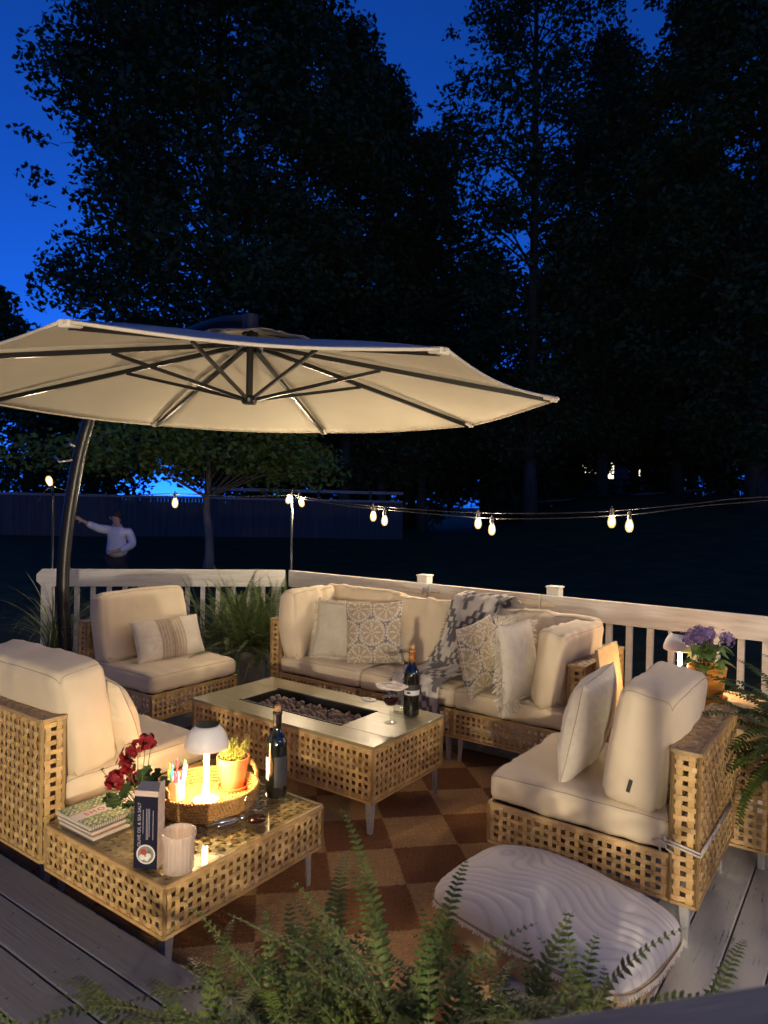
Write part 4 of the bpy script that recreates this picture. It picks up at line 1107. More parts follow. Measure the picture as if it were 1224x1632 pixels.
# ------------------------------------------------------------------ floor cushion
def pouf():
    t = thing('floor_cushion', 'big white floor cushion with wavy grey ribs lying on the deck', 'floor cushion', Vector((.645, 2.53, 0)), R(-44))
    w, d, h = .82, .56, .26
    def f(p):
        x, y, z = p
        ex, ey = max(0, 1-x*x), max(0, 1-y*y)
        if z >= 1: zz = .12+(h-.12)*((ex**.5)*(ey**.5))**.72
        else: zz = .005+(.125)*(z+1)/2
        k = 1 if z >= 1 else 1+.03*math.sin((z+1)/2*math.pi)-.10*(1-(z+1)/2)
        cr_ = 1-.13*(abs(x)**3)*(abs(y)**3); px_ = w/2*x*k*cr_*(1-.02*(1-y*y)); py_ = d/2*y*k*cr_*(1-.02*(1-x*x))
        zz += .012*noise.noise((px_*6, py_*6, 2))*(1 if z >= 1 else .2)
        return Vector((px_, py_, zz))
    def rib(x, y):
        q = y*24.0+2.2*math.sin(x*7+.6)+4.5*noise.noise((x*4, y*4, 1))+9*abs(x)
        return abs(math.sin(q*math.pi))
    mb = MB()
    def tf(u, v):
        p = f((2*u-1, 2*v-1, 1)); p.z += .005*rib(p.x, p.y); return p
    def tc(u, v):
        p = f((2*u-1, 2*v-1, 1)); k = rib(p.x, p.y); s = .82+.18*min(1, k*1.8); return (.72*s, .69*s, .66*s)
    mb.grid(tf, 150, 180, tc); mb.build('top_cover', MT['print'], t, smooth=True)
    mb = MB()
    for (sx, sy, ax) in ((0, -1, 0), (0, 1, 0), (-1, 0, 1), (1, 0, 1)):
        if ax == 0: mb.grid(lambda u, v: f((2*u-1, sy, 2*v-1.0001)), 40, 8)
        else: mb.grid(lambda u, v: f((sx, 2*u-1, 2*v-1.0001)), 40, 8)
    mb.build('side_panel', mat('tan_canvas', (.36, .24, .13), .9, col2=(.44, .31, .18), scale=20, bump=.3, bscale=200), t, smooth=True)
    fm = MB(); rnd = random.Random(8)
    for i in range(160):
        q = -1+2*i/160
        for (x, y, dx, dy) in ((q, -1, 0, -1), (q, 1, 0, 1), (-1, q, -1, 0), (1, q, 1, 0)):
            p = f((x, y, 1)); L = rnd.uniform(.008, .02)
            d_ = Vector((dx*.35+rnd.uniform(-.3, .3), dy*.35+rnd.uniform(-.3, .3), -1)).normalized(); sd = Vector((dy, dx, 0))*.004
            p = p+Vector((dx, dy, 0))*.006
            fm.add([p-sd, p+sd, p+d_*L+sd*.7, p+d_*L-sd*.7], [(0, 1, 2, 3)])
    fm.build('fringe', MT['fringe'], t)
pouf()

# ------------------------------------------------------------------ railings (house space: x=a, y=b)
RT, RBH = .98, .15
def baluster(root, x, y, z0, z1, m='rail', rz=0):
    mb = MB(); mb.box((0, 0, (z0+z1)/2), (.038, .034, z1-z0)); o = mb.build('baluster', MT[m], root); o.location = (x, y, 0); o.rotation_euler = (0, 0, rz); return o
def rail(label, p0, p1, posts=(), low=(), step=.135, name='deck_railing', chamfer=0, m='rail', z=0.0, bal=True, cat='railing', first=.07, group=None):
    p0 = Vector((*p0, 0)); p1 = Vector((*p1, 0)); L = (p1-p0).length; ang = math.atan2(p1.y-p0.y, p1.x-p0.x)
    w0 = HP(p0.x, p0.y, z); root = thing(name, label, cat, w0, TH+ang, group)
    mb = MB()
    y = -.02   # board on the deck side
    if chamfer:
        c = .045; prof = [(0, RT-RBH+c), (0, RT-c), (c, RT), (L, RT), (L, RT-RBH), (c, RT-RBH)]
        n = len(prof); vs = [(x, y-.019, zz) for x, zz in prof]+[(x, y+.019, zz) for x, zz in prof]
        mb.add(vs, [tuple(range(n)), tuple(range(2*n-1, n-1, -1))]+[(i, (i+1) % n, n+(i+1) % n, n+i) for i in range(n)])
    else: mb.box((L/2, y, RT-RBH/2), (L, .038, RBH), bev=.003)
    mb.build('top_board', MT[m], root)
    mb = MB(); mb.box((L/2, y, .13), (L, .038, .09), bev=.002); mb.build('bottom_board', MT[m], root)
    if bal:
        x = first
        while x < L-.03:
            if not any(abs(x-q) < .06 for q in (*posts, *low)): baluster(root, x, y+.04, .09, RT-.02, m)
            x += step
    for q in low:
        mb = MB(); mb.box((q, y+.068, (RT-.01)/2), (.09, .09, RT-.01), bev=.003); mb.build('post', MT[m], root)
    for q in posts:
        mb = MB(); mb.box((q, y+.068, (RT+.05)/2), (.09, .09, RT+.05), bev=.003); mb.box((q, y+.068, RT+.056), (.104, .104, .012), bev=.003); mb.build('post', MT[m], root)
    return root
lend = (CORA-2.18*.7071, RAILB-2.18*.7071)
rail('white railing with a clipped end behind the left chair', lend, (CORA-.03, RAILB-.03), chamfer=1, low=(.07, 2.06), first=.05)
rail('white railing between the corner and the gate latch', (CORA+.02, RAILB), (-2.925, RAILB), posts=(1.42,))
gate = rail('white gate with a latch in the railing behind the sofa', (-2.915, RAILB), (-1.985, RAILB), name='deck_gate', cat='gate')
rail('white railing from the gate hinge along to the purple flowers', (-1.975, RAILB), (1.5, RAILB), posts=(.07,), low=(1.8, 3.3))
# gate hardware
def hardware(a, kind):
    mb = MB()
    root = thing(kind, {'latch': 'steel slide bolt latch where gate meets the corner railing', 'hinge': 'steel strap hinge where gate meets the long railing'}[kind], kind, HP(a, RAILB-.041, RT-.06), TH)
    if kind == 'latch':
        mb.box((.06, 0, 0), (.09, .004, .045), bev=.001); mb.tube([(-.06, -.012, 0), (.10, -.012, 0)], .007, 8); mb.tube([(.03, -.012, 0), (.03, -.03, -.03)], .005, 6)
        mb.box((-.03, 0, 0), (.03, .004, .05), bev=.001); mb.tube([(-.05, -.012, .03), (-.05, -.012, -.03)], .006, 8)
    else:
        mb.tube([(0, -.01, -.045), (0, -.01, .045)], .009, 10)
        for sg in (-1, 1):
            n = 12; pts = [(sg*.008, -.022), (sg*.06, -.012), (sg*.075, -.02), (sg*.105, -.018), (sg*.118, 0), (sg*.105, .018), (sg*.075, .02), (sg*.06, .012), (sg*.008, .022)]
            m_ = len(pts); mb.add([(x, -.004, z) for x, z in pts]+[(x, 0, z) for x, z in pts], [tuple(range(m_)), tuple(range(2*m_-1, m_-1, -1))]+[(i, (i+1) % m_, m_+(i+1) % m_, m_+i) for i in range(m_)])
    mb.build('bolt' if kind == 'latch' else 'strap', MT['chrome'], root, smooth=True, angle=35)
hardware(-2.92, 'latch'); hardware(-1.98, 'hinge')
# near railing of the upper deck, bottom right of the view
def W2H(p): return (p.x*CT+p.y*ST, -p.x*ST+p.y*CT)
n0 = at(790, 1632, 1.12); n1 = at(1224, 1566, 1.12)
dirn = (n1-n0).normalized(); off = Vector((dirn.y, -dirn.x, 0))*.07
s0 = n0-dirn*.12+off; s1 = n0+dirn*1.5+off
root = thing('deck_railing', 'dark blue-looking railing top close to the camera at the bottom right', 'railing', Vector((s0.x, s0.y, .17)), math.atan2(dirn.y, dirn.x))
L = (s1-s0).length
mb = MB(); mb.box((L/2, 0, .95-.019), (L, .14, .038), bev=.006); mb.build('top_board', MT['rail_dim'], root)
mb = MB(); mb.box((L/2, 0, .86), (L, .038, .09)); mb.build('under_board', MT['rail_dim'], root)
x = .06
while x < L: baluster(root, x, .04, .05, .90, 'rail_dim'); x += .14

# ------------------------------------------------------------------ umbrella
UC = Vector((-.85, 4.34, 0)); UR, UZ, UT = 1.87, 2.235, 2.60
t = thing('cantilever_umbrella', 'big cream cantilever umbrella with black curved mast over the seating', 'umbrella', Vector((-2.44, 5.45, 0)), 0)
LO = UC-Vector((-2.44, 5.45, 0))
A0 = R(-99.5)
def corner(k, f_=1.0, z=None):
    a = A0+k*math.pi/4
    return LO+Vector((UR*f_*math.cos(a), UR*f_*math.sin(a), UT+(UZ-UT)*f_ if z is None else z))
mb = MB()
for k in range(8):
    def cf(u, v, k=k):
        f_ = .10+.90*v
        p = corner(k, f_).lerp(corner(k+1, f_), u)
        s = math.sin(math.pi*u)
        p.z -= .030*s*v*(1-.15*v) - .02*math.sin(math.pi*v)
        c = LO+Vector((0, 0, p.z)); p = p.lerp(c, .03*s*v**2)
        p.z += .006*noise.noise((p.x*4, p.y*4, k))*(1-v*.7)
        return p
    mb.grid(cf, 10, 16)
c_ = mb.build('canopy', MT['canopy'], t, smooth=True); md = c_.modifiers.new('th', 'SOLIDIFY'); md.thickness = .003
mb = MB()
for k in range(8):
    def vf(u, v, k=k):
        f_ = .01+.21*v; p = corner(k, f_).lerp(corner(k+1, f_), u); p.z += .055+.010*math.sin(u*math.pi)-.03*v*math.sin(u*math.pi*2)*.3+.012*math.sin(k*2.4)*v; return p
    mb.grid(vf, 6, 5)
c_ = mb.build('vent', MT['canopy'], t, smooth=True); md = c_.modifiers.new('th', 'SOLIDIFY'); md.thickness = .003
# edge hem
mb = MB()
for k in range(8):
    pts = []
    for i in range(11):
        u = i/10; s = math.sin(math.pi*u); p = corner(k).lerp(corner(k+1), u); p.z -= .030*s*.85; p = p.lerp(LO+Vector((0, 0, p.z)), .03*s); pts.append(p-Vector((0, 0, .004)))
    mb.tube(pts, .008, 6, squash=.5)
mb.build('hem', MT['canopy'], t, smooth=True)
hubz = 2.225
for k in range(8):
    mb = MB(); d0 = Vector((0, 0, -.022))
    mb.bar(corner(k, .05)+d0, corner(k, .975)+d0, .020, .026); mb.build('rib', MT['black_metal'], t)
    mb = MB(); mb.bar(LO+Vector((.04*math.cos(A0+k*math.pi/4), .04*math.sin(A0+k*math.pi/4), hubz+.01)), corner(k, .44)+Vector((0, 0, -.035)), .014, .020); mb.build('strut', MT['black_metal'], t)
    mb = MB(); mb.box((0, 0, 0), (.085, .05, .03), bev=.008); e = mb.build('pocket', MT['white_fabric'], t); e.location = corner(k, .975)+Vector((0, 0, -.012)); e.rotation_euler = (0, math.atan2(UT-UZ, UR), A0+k*math.pi/4)
mb = MB(); mb.tube([LO+Vector((0, 0, hubz)), LO+Vector((0, 0, UT+.05))], .022, 14); mb.lathe([(0, -.02), (.042, -.018), (.05, 0), (.05, .018), (.03, .03), (0, .03)], 20, (LO.x, LO.y, hubz)); mb.build('hub', MT['black_metal'], t, smooth=True, angle=40)
pts = [(0, 0, .04), (-.03, 0, .5), (-.055, 0, .9), (-.04, 0, 1.25), (.0, .0, 1.6), (.06, .0, 1.95), (.13, -.01, 2.2), (.22, -.06, 2.40), (.44, -.21, 2.56), (.80, -.47, 2.67), (1.12, -.73, 2.73), (1.38, -.95, 2.745), (1.60, -1.11, 2.72)]
# smooth the mast path
def catmull(pts, n=6):
    P = [Vector(p) for p in pts]; out = []
    for i in range(len(P)-1):
        p0, p1, p2, p3 = P[max(i-1, 0)], P[i], P[i+1], P[min(i+2, len(P)-1)]
        for j in range(n):
            u = j/n; out.append(.5*((2*p1)+(p2-p0)*u+(2*p0-5*p1+4*p2-p3)*u*u+(3*p1-p0-3*p2+p3)*u**3))
    out.append(P[-1]); return out
sm = catmull(pts); mb = MB(); mb.tube(sm[:37], .050, 14, squash=.75); mb.build('mast', MT['black_metal'], t, smooth=True, angle=50)
mb = MB(); mb.tube(sm[36:], .042, 14, squash=.8); mb.tube([LO+Vector((0, 0, UT+.03)), LO+Vector((0, 0, UT+.155))], .05, 14); mb.build('arm', MT['black_metal'], t, smooth=True, angle=50)
mb = MB(); mb.tube([sm[29]+Vector((-.03, -.03, 0)), sm[29]+Vector((-.12, -.05, -.02)), sm[29]+Vector((-.16, -.05, .03))], .010, 8); mb.tube([sm[31]+Vector((-.03, -.04, 0)), sm[31]+Vector((-.06, -.07, .02))], .014, 8); mb.build('crank_handle', MT['chrome'], t, smooth=True)
mb = MB(); mb.box((0, 0, .03), (.9, .09, .05), rz=.4, bev=.01); mb.box((0, 0, .031), (.09, .9, .05), rz=.4, bev=.01); mb.lathe([(0, .05), (.075, .05), (.07, .12), (0, .12)], 18); mb.build('base', MT['black_metal'], t)

# ------------------------------------------------------------------ string lights
def pole(label, loc, z1, loc_top=None):
    t = thing('light_pole', label, 'light pole', loc, 0, 'string light poles')
    mb = MB(); mb.tube([(0, 0, .0), (0, 0, z1-loc.z-.04)], .011, 8); mb.build('rod', MT['black_metal'], t, smooth=True)
    mb = MB(); mb.tube([(0, 0, z1-loc.z-.045), (0, 0, z1-loc.z), (.02, 0, z1-loc.z+.012), (.035, 0, z1-loc.z)], .005, 6); mb.build('hook', MT['black_metal'], t, smooth=True)
P1 = HP(lend[0]+.1, lend[1]+.16, .3); P2 = HP(CORA-.02, RAILB+.09, .3)
P1 = atd(83, 905, P1.y); P1.z = 0.0
P2 = atd(464, 905, P2.y+.02); P2.z = 0.0
zt1 = atd(83, 778, P1.y).z; zt2 = atd(464, 789, P2.y).z
pole('thin black pole at the clipped end of the left railing', P1, zt1); pole('thin black pole at the railing corner', P2, zt2)
def railpt(px, py, extra=.10):
    x, y, z = ray(px, py); # meet the vertical plane b = RAILB+extra
    t_ = (RAILB+extra)/(-x*ST+y*CT); return Vector((x*t_, y*t_, EYE+z*t_))
def strand(label, cablepts, bulbs, name='string_lights'):
    t = thing(name, label, 'string lights', (0, 0, 0), 0, 'strands of string lights')
    o0 = Vector(cablepts[0]); t.location = o0
    mb = MB(); mb.tube([p-o0 for p in catmull(cablepts, 8)], .0042, 6); mb.build('cable', MT['black_metal'], t, smooth=True)
    for (p, tilt) in bulbs:
        g = MB(); p = p-o0
        g.M = Matrix.Translation(p) @ Matrix.Rotation(tilt, 4, 'Y')
        g.lathe([(0, -.054), (.014, -.051), (.024, -.036), (.028, -.016), (.025, .007), (.018, .027), (.014, .036), (0, .037)], 16)
        g.v = g.v; b_ = g.build('bulb', MT['bulb_glass'], t, smooth=True)
        g = MB(); g.M = Matrix.Translation(p) @ Matrix.Rotation(tilt, 4, 'Y')
        g.lathe([(0, -.036), (.008, -.031), (.0150, -.016), (.0140, .002), (.009, .020), (0, .024)], 12)
        g.build('filament', MT['bulb'], b_, smooth=True)
        g = MB(); g.M = Matrix.Translation(p) @ Matrix.Rotation(tilt, 4, 'Y'); g.tube([(0, 0, .036), (0, 0, .085)], .016, 10); g.tube([(0, 0, .085), (0, 0, .10)], .006, 6); g.build('socket', MT['black_metal'], b_, smooth=True, angle=40)
dl = P1.y
dm = (P1.y+P2.y)/2
b0 = atd(79, 768, dl); b1_ = atd(279, 800, dm-.02)
strand('string lights along the left railing between the two poles',
       [atd(60, 800, dl), atd(83, 778, dl), atd(150, 790, dl+.05), atd(279, 787, dm), atd(380, 791, dm+.1), P2+Vector((0, 0, zt2))],
       [(b0, math.pi*.9), (b1_, 0), (atd(461, 794, P2.y), R(20))])
c1 = [P2+Vector((.01, 0, zt2)), railpt(540, 800), railpt(595, 806), railpt(680, 813), railpt(762, 817), railpt(870, 818), railpt(975, 814), railpt(1100, 803), railpt(1224, 792), HP(.55, RAILB+.1, 1.72), HP(1.25, RAILB-.1, 1.95), HP(1.5, 3.4, 1.86), HP(1.55, 2.0, 1.92), HP(1.55, .6, 2.1), HP(1.5, -1.9, 2.4)]
strand('longer upper strand of string lights from the corner pole, running on round to the house', c1, [(railpt(595, 821), 0), (railpt(762, 832), 0), (railpt(975, 829), 0), (HP(.55, RAILB+.1, 1.64), 0), (HP(1.5, 3.4, 1.77), 0), (HP(1.53, 2.7, 1.79), 0), (HP(1.55, 2.0, 1.83), 0), (HP(1.55, 1.3, 1.91), 0), (HP(1.55, .6, 2.01), 0), (HP(1.38, 4.1, 1.83), 0)])
c2 = [P2+Vector((.03, .0, zt2-.02)), railpt(540, 804, .13), railpt(613, 812, .13), railpt(700, 820, .13), railpt(784, 826, .13), railpt(880, 826, .13), railpt(1003, 820, .13), railpt(1110, 807, .13), railpt(1224, 797, .13), railpt(1420, 775, .13)]
strand('lower strand of string lights from the corner pole towards the right', c2, [(railpt(480, 799, .13), R(-15)), (railpt(613, 828, .13), 0), (railpt(784, 842, .13), 0), (railpt(1003, 836, .13), 0)])

# ------------------------------------------------------------------ ferns and grasses
def frond(mb, st, p, az, L, rise, droop, pin, rnd, npair=None, twist=0.0):
    """arching frond: midrib with pinnae in two rows"""
    npair = npair or max(10, int(L/.017))
    pts = []; pos = Vector(p); el = rise; n = 22; ds = L/n
    d = None
    side0 = Vector((-math.sin(az), math.cos(az), 0))
    for i in range(n+1):
        pts.append(pos.copy())
        u = i/n; el_ = el-droop*u**1.5; azz = az+twist*u
        d = Vector((math.cos(azz)*math.cos(el_), math.sin(azz)*math.cos(el_), math.sin(el_)))
        pos = pos+d*ds
    st.tube(pts[::2], [.0022*(1-.75*i/(len(pts[::2])-1)) for i in range(len(pts[::2]))], 4)
    for k in range(npair):
        u = .08+.92*k/npair; x = u*n; i = min(n-1, int(x)); q = pts[i].lerp(pts[i+1], x-i)
        d = (pts[i+1]-pts[i]).normalized(); s = d.cross(Vector((0, 0, 1))); s = s.normalized() if s.length > .05 else side0
        up = s.cross(d)
        w_ = pin*(math.sin(math.pi*(u*.86+.10))**.75)*rnd.uniform(.85, 1.1)
        wd = w_*.30+.003
        for sg in (-1, 1):
            e = (s*sg+d*.30+up*rnd.uniform(-.15, .25)).normalized()
            a0 = q; a1 = q+e*w_*.5+up*w_*.06; a2 = q+e*w_-up*w_*.12
            dd = d*wd*.5
            mb.add([a0-dd*.8, a0+dd*.8, a1+dd, a1-dd*.9, a2], [(0, 1, 2, 3), (3, 2, 4)])
def fern(label, loc, zc, n, L, pin, seed, m='fern', pot=None, spread=.035, azr=(0, 6.283), riser=(.5, 1.45), group='potted ferns', upright=.0, pots='planter'):
    t = thing('potted_fern', label, 'fern', loc, 0, group); rnd = random.Random(seed)
    mb = MB(); st = MB()
    for i in range(n):
        az = rnd.uniform(*azr); rise = rnd.uniform(*riser); l = L*rnd.uniform(.55, 1.1)
        frond(mb, st, (rnd.gauss(0, spread), rnd.gauss(0, spread), zc), az, l, rise, rnd.uniform(.7, 2.0)*(1-upright), pin*rnd.uniform(.75, 1.1), rnd, twist=rnd.uniform(-.5, .5))
    mb.build('fronds', MT[m], t); st.build('stem', MT['fern_stem'], t, smooth=True)
    if pot:
        r, h = pot
        p_ = MB(); p_.lathe([(0, 0), (r*.72, 0), (r*.75, .01), (r, h*.93), (r*1.04, h*.95), (r*1.04, h), (r*.95, h), (r*.9, h*.9), (0, h*.9)], 32); p_.build('pot', MT[pots], t, smooth=True, angle=40)
    return t
fern('low fern at the left of the foreground fern row, nearest the dark upper deck', Vector((-.27, 1.50, .17)), .14, 120, .46, .030, 33, pot=(.12, .18), riser=(-.1, 1.15), upright=.15, spread=.10)
fern('tallest foreground fern in the middle of the row hiding the rug edge', Vector((.06, 1.44, .17)), .16, 130, .56, .033, 31, pot=(.14, .2), riser=(0, 1.45), upright=.28, spread=.11)
fern('foreground fern at the right of the row, before the floor cushion', Vector((.38, 1.50, .17)), .13, 115, .47, .031, 37, pot=(.12, .17), riser=(-.1, 1.4), upright=.2, spread=.10)
fern('bushy wide fern in a grey planter between the left chair and sofa', Vector((-1.16, 5.95, 0)), .38, 340, .66, .028, 41, 'fern_dark', (.20, .40), riser=(.0, 1.55), upright=.42, spread=.14)
fern('arching fern hanging in from the right edge of the deck', Vector((1.90, 3.02, 0)), .60, 120, .70, .046, 43, 'fern', (.17, .62), riser=(-.3, .95), pots='planter_brown')
def grass_plant(label, loc, n, L, seed):
    t = thing('grass_plant', label, 'ornamental grass', loc, 0); rnd = random.Random(seed); mb = MB()
    for i in range(n):
        az = rnd.uniform(0, 6.283); el = rnd.uniform(.8, 1.5); l = L*rnd.uniform(.6, 1.1); p = Vector((rnd.gauss(0, .03), rnd.gauss(0, .03), .34)); w_ = rnd.uniform(.003, .0055)
        pts = []; K = 9; dr = rnd.uniform(.6, 2.4)
        for k in range(K+1):
            u = k/K; e = el-dr*u**1.4; pts.append(p.copy()); p = p+Vector((math.cos(az)*math.cos(e), math.sin(az)*math.cos(e), math.sin(e)))*l/K
        s = Vector((-math.sin(az), math.cos(az), 0)); vs = []
        for k, q in enumerate(pts): ww = w_*(1-(k/K)**2*.9); vs += [q-s*ww, q+s*ww]
        mb.add(vs, [(2*k, 2*k+1, 2*k+3, 2*k+2) for k in range(K)])
    mb.build('blades', MT['grassy'], t)
    mb = MB(); mb.lathe([(0, 0), (.12, 0), (.15, .33), (.155, .35), (.14, .35), (.13, .31), (0, .31)], 28); mb.build('pot', MT['planter_brown'], t, smooth=True, angle=40)
grass_plant('thin arching grass in a pot by the umbrella mast', Vector((-2.68, 5.72, 0)), 110, .75, 51)
grass_plant('tufted grass in a pot behind the back of the left chair', Vector((-2.12, 5.62, 0)), 110, .66, 52)

# ------------------------------------------------------------------ person in the yard
def skin_obj(name, verts, edges, radii, m, parent, root=0, sub=2):
    me = bpy.data.meshes.new(name); me.from_pydata(verts, edges, []); me.materials.append(m)
    o = bpy.data.objects.new(name, me); COL.objects.link(o); o.parent = parent
    sk = o.modifiers.new('skin', 'SKIN'); sk.use_smooth_shade = True; sk.branch_smoothing = .6
    for i, r_ in enumerate(radii): me.skin_vertices[0].data[i].radius = (r_ if isinstance(r_, tuple) else (r_, r_))
    me.skin_vertices[0].data[root].use_root = True
    sb = o.modifiers.new('sub', 'SUBSURF'); sb.levels = sub; sb.render_levels = sub
    return o
PD = 12.0
pz = -.30
pl = atd(186, 900, PD); pl.z = pz
pr_ = thing('person', 'person in a pale hooded jacket pointing an arm across the dark lawn', 'person', pl, R(0))
# x: picture right, y away; facing picture left and a little towards the camera
sk = [ # body joints
 (0, 0, .92), (0, .0, 1.08), (.0, 0, 1.24), (.0, 0, 1.36), (-.01, -.005, 1.45), (-.02, -.01, 1.55), (-.025, -.015, 1.64),       # pelvis..head 0-6
 (-.13, -.05, 1.37), (-.24, -.22, 1.40), (-.38, -.38, 1.50), (-.44, -.44, 1.55),                 # pointing arm 7-10
 (.17, .04, 1.36), (.25, .02, 1.12), (.07, -.16, 1.02), (.01, -.20, 1.01),          # bent arm 11-14
 (-.08, -.02, .86), (-.10, -.03, .48), (-.10, .0, .09), (-.17, -.07, .035),              # legs 15-18
 (.09, .03, .86), (.10, .02, .48), (.12, .07, .09), (.06, -.02, .035)]           # 19-22
ed = [(0,1),(1,2),(2,3),(3,4),(4,5),(5,6),(3,7),(7,8),(8,9),(9,10),(3,11),(11,12),(12,13),(13,14),(0,15),(15,16),(16,17),(17,18),(0,19),(19,20),(20,21),(21,22)]
ra = [.13,.12,.13,.12,.052,.085,.080,.06,.045,.032,.030,.06,.045,.034,.030,.085,.058,.040,.035,.085,.058,.040,.035]
# fingers of both hands
def hand(b, tipdir, up, side):
    base = len(sk)
    for k in range(5):
        o_ = Vector(side)*(.016*(k-1.5)) if k < 4 else Vector(side)*(-.035)
        L = (.07, .078, .074, .06, .045)[k]; p0 = Vector(sk[b])+o_+Vector(tipdir)*(.03 if k < 4 else .0)
        d = Vector(tipdir) if k < 4 else (Vector(tipdir)*.6-Vector(side)*.6)
        q1 = p0+d*L*.55; q2 = p0+d*L+Vector(up)*(-.012)
        i = len(sk); sk.extend([tuple(p0), tuple(q1), tuple(q2)]); ed.extend([(b, i), (i, i+1), (i+1, i+2)]); ra.extend([.010, .0088, .0075])
hand(10, (-.62, -.60, .45), (0, 0, 1), (0, .2, .95)); hand(14, (-.8, -.55, -.1), (0, 0, 1), (0, .2, .95))
skin_obj('body', sk, ed, ra, MT['skin'], pr_)
skin_obj('jacket', [(0, 0, .90), (0, 0, 1.06), (0, 0, 1.24), (0, 0, 1.36), (-.01, 0, 1.43), (-.13, -.05, 1.37), (-.24, -.22, 1.40), (-.372, -.372, 1.495), (.18, .04, 1.36), (.275, .02, 1.12), (.09, -.14, 1.025), (.02, .10, 1.42)],
         [(0,1),(1,2),(2,3),(3,4),(3,5),(5,6),(6,7),(3,8),(8,9),(9,10),(4,11)], [(.205, .17), (.195, .16), (.19, .16), (.165, .13), (.085, .085), .09, .075, .058, .092, .08, .06, .085], MT['hoodie'], pr_)
skin_obj('trousers', [(0, 0, .90), (-.08, -.02, .84), (-.10, -.03, .48), (-.10, 0, .10), (.09, .03, .84), (.10, .02, .48), (.12, .07, .10)], [(0,1),(1,2),(2,3),(0,4),(4,5),(5,6)], [.15, .10, .075, .062, .10, .075, .062], MT['trousers'], pr_)
mb = MB()
for i_, (x, y, z) in enumerate(((-.13, -.045, .035), (.10, .01, .035))):
    mb.M = Matrix.Translation((x, y, z)) @ Matrix.Rotation(R(30), 4, 'Z') @ Matrix.Diagonal((.14, .055, .045, 1)); mb.add(IV, IF)
mb.build('shoe', MT['shoe'], pr_, smooth=True)
mb = MB(); mb.M = Matrix.Translation((-.012, .012, 1.625)) @ Matrix.Diagonal((.098, .095, .105, 1)); mb.add([v for v in IV], [f for f in IF if sum(IV[i].x for i in f)/3 > -.45 or sum(IV[i].z for i in f)/3 > .35]); mb.build('hair', MT['hair'], pr_, smooth=True)
mb = MB()
for yy in (-.045, -.0):
    mb.M = Matrix.Translation((-.098, yy-.015, 1.615)) @ Matrix.Scale(.011, 4); mb.add(IV, IF)
mb.M = Matrix.Identity(4); mb.build('eye', MT['hair'], pr_, smooth=True)
mb = MB(); mb.M = Matrix.Translation((-.112, -.038, 1.585)) @ Matrix.Diagonal((.016, .012, .02, 1)); mb.add(IV, IF); mb.M = Matrix.Translation((-.10, -.034, 1.548)) @ Matrix.Diagonal((.01, .022, .006, 1)); mb.add(IV, IF); mb.build('nose_and_mouth', MT['skin'], pr_, smooth=True)

# ------------------------------------------------------------------ yard: fences, trees, houses
def privacy_fence(label, p0, p1, h, m, gap=.006, rails=True, board_w=.14, picket=False, name='wooden_fence', posts_up=0.0):
    p0 = Vector(p0); p1 = Vector(p1); L = (p1-p0).length; d = (p1-p0)/L
    t = thing(name, label, 'fence', p0, math.atan2(d.y, d.x)); rnd = random.Random(int(L*10)); dz = (p1.z-p0.z)/L
    mb = MB(); x = 0
    while x < L:
        hh = h*(1+rnd.uniform(-.012, .012))
        z0 = x*dz
        if picket: mb.prism([(x, -.01), (x+board_w, -.01), (x+board_w, .01), (x, .01)], hh, z0); mb.add([(x, -.01, z0+hh), (x+board_w, -.01, z0+hh), (x+board_w/2, 0, z0+hh+.08), (x+board_w, .01, z0+hh), (x, .01, z0+hh)], [(0, 1, 2), (1, 3, 2), (3, 4, 2), (4, 0, 2)])
        else: mb.prism([(x, -.01), (x+board_w, -.01), (x+board_w, .01), (x, .01)], hh, z0)
        x += board_w+gap
    mb.build('boards', m, t)
    mb = MB(); mb.bar((0, -.03, h*.98), (L, -.03, h*.98+L*dz), .05, .10); mb.build('top_rail', MT['fence_rail'], t)
    x = 0
    while x <= L:
        q = MB(); q.box((x, .06, x*dz+(h+posts_up)/2), (.11, .11, h+posts_up+.04)); q.build('post', m, t); x += 2.44
    return t
fz = lambda p, z=0.0: Vector((p.x, p.y, lawn_z(p.x, p.y)-.02))
FP = [fz(atd(-60, 850, 29)), fz(atd(330, 850, 31)), fz(atd(640, 850, 33))]
privacy_fence('weathered board fence across the yard behind the pointing person', FP[0], FP[1], 1.80, MT['fence'])
privacy_fence('board fence with an open rail on top beyond the corner pole', FP[1]+Vector((.05, 0, 0)), FP[2], 1.80, MT['fence'], posts_up=.38)
# open rail on top of the second fence
d_ = (FP[2]-FP[1]); 
for o_ in [o for o in bpy.data.objects if o.name == 'wooden_fence.001']:
    L = d_.length; mb = MB(); mb.bar((0, .06, 2.17), (L, .06, 2.17), .05, .13); mb.build('open_rail', MT['fence_rail'], o_)
PP = [fz(atd(800, 800, 45)), fz(atd(1300, 800, 45))]
privacy_fence('far dark picket fence below the lit neighbour house', PP[0], PP[1], 1.25, MT['fence'], gap=.07, board_w=.09, picket=True, name='picket_fence')

